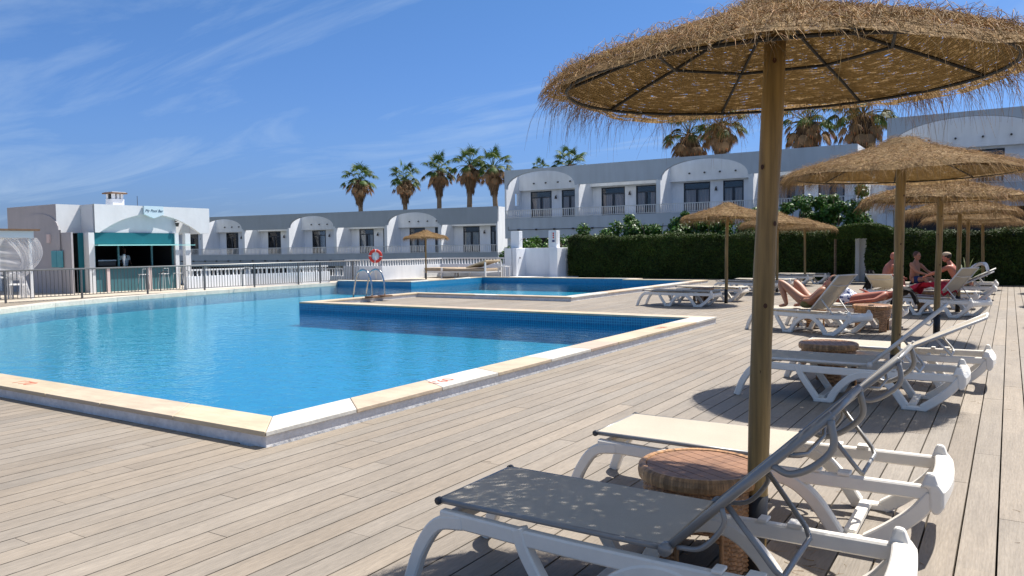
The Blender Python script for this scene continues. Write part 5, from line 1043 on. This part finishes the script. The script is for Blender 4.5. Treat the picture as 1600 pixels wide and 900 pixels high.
# ------------------------------------------------------------------ fan palms
def fan_palm(seed, H=10.0, crown=2.1):
    r = random.Random(seed); RT = root('fan_palm', 'palm', 'palm tree', (0, 0, 0), 0, 'tall fan palms behind the hotel'); mb = MB()
    mb.tube([(0.15 * math.sin(z * 0.3 + seed), 0.1 * math.cos(z * 0.25), z) for z in np.linspace(0, H, 12)], [0.34 - 0.012 * k for k in range(12)], 12); mb.build('trunk', 'bark', RT, True)
    cx, cy = 0.15 * math.sin(H * 0.3 + seed), 0.1 * math.cos(H * 0.25)
    def frond(mb, a, e, L, fr, col, droop=0.0, nb=18):
        d = Vector((math.cos(a) * math.cos(e), math.sin(a) * math.cos(e), math.sin(e))); p0 = Vector((cx, cy, H)); p1 = p0 + d * L * 0.5 + Vector((0, 0, -0.02)); d2 = (d + Vector((0, 0, -droop))).normalized(); p2 = p0 + d * L * 0.55 + d2 * L * 0.35
        mb.tube([p0, p1, p2], [0.03, 0.022, 0.012], 4, col, cap=False); s_ = d2.cross(Vector((0, 0, 1))).normalized(); u = s_.cross(d2).normalized()
        for k in range(nb):
            t = (k / (nb - 1) - 0.5) * 2; an = t * 1.75; dd = (d2 * math.cos(an) + s_ * math.sin(an) + u * 0.15 * (1 - abs(t))).normalized(); q = p2.copy(); ln = fr * (1 - 0.25 * abs(t)) * r.uniform(0.85, 1.1); w = 0.045; sd = dd.cross(u).normalized(); pts = []
            for m in range(4): pts.append(q.copy()); dd = (dd + Vector((0, 0, -0.18 - droop * 0.35 - 0.18 * m))).normalized(); q = q + dd * ln / 3
            for m, (wa, wb) in enumerate(((0.5, 1), (1, 0.8), (0.8, 0.15))):
                c2 = (col[0] * 1.9, col[1] * 1.25, col[2]) if m == 2 and r.random() < 0.3 else col; mb.quad(pts[m] - sd * w * wa, pts[m] + sd * w * wa, pts[m + 1] + sd * w * wb, pts[m + 1] - sd * w * wb, c2)
    mb = MB()
    for k in range(26):
        e = 1.35 - 1.45 * (k / 26) ** 0.9 + r.uniform(-0.2, 0.2); w = r.uniform(0.6, 1.4); frond(mb, k * 2.4 + r.uniform(-0.3, 0.3), e, crown * r.uniform(0.7, 1.05) * 0.9, 0.95, (w * 0.95, w, w * 0.8), 0.25 + 0.5 * (k / 32))
    mb.build('crown', 'palmleaf', RT); mb = MB()
    for k in range(24): w = r.uniform(0.8, 2.0); frond(mb, k * 2.4 + 1, r.uniform(-0.8, 0.1), crown * r.uniform(0.65, 0.95), 0.75, (w, w * 0.95, w * 0.8), 0.9, 12)
    for k in range(760):                             # hanging skirt of dead fronds
        a = r.uniform(0, 6.28); z = H - 0.1 - 2.3 * r.random() ** 1.1; f = (H - z) / 2.4; R0 = 0.34 + 0.42 * math.sin(min(1, f * 1.25) * math.pi * 0.85 + 0.35); R1 = max(0.3, R0 * 0.92); L = r.uniform(0.35, 0.7); s_ = Vector((-math.sin(a), math.cos(a), 0)) * r.uniform(0.02, 0.06); c = Vector((cx, cy, 0)); o = Vector((math.cos(a), math.sin(a), 0)); w = r.uniform(0.45, 1.25)
        p, q = c + o * R0 + Vector((0, 0, z)), c + o * (R1 + r.uniform(-0.1, 0.1)) + Vector((0, 0, z - L)); mb.quad(p - s_, p + s_, q + s_ * 0.3, q - s_ * 0.3, (w, w * 0.95, w * 0.85))
    mb.build('dry_skirt', 'palmdry', RT)
    mb = MB(); mb.tube([(cx, cy, H - 1.9), (cx, cy, H - 1.4), (cx, cy, H - 0.6), (cx, cy, H + 0.1)], [0.28, 0.55, 0.62, 0.2], 12, (0.5, 0.45, 0.4)); mb.build('skirt_core', 'palmdry', RT, True); return RT
pal = [fan_palm(s_) for s_ in (1, 2, 3)]
PL = [(-59.5, 62, 9.0, 0.98, 'fan palm at the far left of the palm row, standing alone'), (-52.9, 62, 8.7, 0.92, 'second fan palm from the left, with drooping right fronds'), (-48.4, 62, 9.3, 0.92, 'third fan palm from the left with slender brown skirt'), (-44.5, 62, 9.6, 1.0, 'tallest fan palm of the left row, fourth from the left'), (-41.4, 62, 9.2, 0.95, 'fan palm partly behind the corner of the taller hotel wing'),
      (-37.7, 64, 9.0, 0.5, 'small palm tip just showing over the hotel parapet'), (-34.4, 64, 9.1, 0.95, 'palm crown showing over the middle of the hotel parapet'), (-21.7, 60, 10.4, 1.12, 'bushy fan palm under the big parasol rim, left of a close pair'), (-18.4, 58, 10.5, 1.05, 'fan palm right of a close pair, beside the front pole top'),
      (-11.4, 56, 10.0, 1.15, 'fan palm with fat brown skirt right of the front pole'), (-7.9, 54.5, 9.7, 1.15, 'fan palm with wide brown skirt beside the nearest hotel wing')]
for i, (x, y, H, sc, lb) in enumerate(PL):
    src = pal[i % 3]; o = copy_tree(src); o['label'] = lb; o.scale = (sc, sc, sc); o.location = (x, y, H - 10 * sc); o.rotation_euler = (0.035 * math.sin(i * 2.1), 0.045 * math.cos(i * 1.7), i * 1.3)
for p in pal:
    for ch in list(p.children): bpy.data.objects.remove(ch)
    bpy.data.objects.remove(p)

# red sandals left on the boards
sn = root('sandals', 'small pair of red sandals on the boards right of the far loungers', 'sandals', (-0.62, 24.2, 0.001), 0.4)
for y in (-0.07, 0.07):
    mb = MB(); pl = [(0.13 * math.cos(t), y + 0.045 * math.sin(t) * (1 + 0.2 * math.cos(t))) for t in np.linspace(0, 2 * math.pi, 15)[:-1]]; mb.prism(pl, 0.0, 0.022); so = mb.build('sole', 'buoyred', sn)
    mb = MB(); mb.tube([(0.03, y - 0.045, 0.02), (0.05, y, 0.06), (0.03, y + 0.045, 0.02)], 0.01, 6); mb.build('strap', 'cap', so)

# straw shed by the parasols, lying on the boards
rl = random.Random(21); ls = []
for k in range(420):
    cx_, cy_ = rl.choice([(-0.95, 3.55), (-0.95, 3.55), (-0.95, 8.8), (-0.95, 14.0)]); a = rl.uniform(0, 6.28); q = abs(rl.gauss(0, 1.0)); x, y = cx_ + q * math.cos(a), cy_ + q * math.sin(a); d = rl.uniform(0, 6.28); L = rl.uniform(0.02, 0.09); cv = rl.gauss(0, 0.8); p = []
    for t in range(4): p.append((x, y, 0.003)); x += math.cos(d + cv * t / 3) * L / 3; y += math.sin(d + cv * t / 3) * L / 3
    ls.append((p, rl.uniform(0.0008, 0.0016), straw_tint(rl, 1.0)))
tag(strands(ls, 'strand', 'straw_litter', None, 3, 1), 'loose bits of straw scattered on the boards under the parasols', 'straw litter', None, 'stuff')
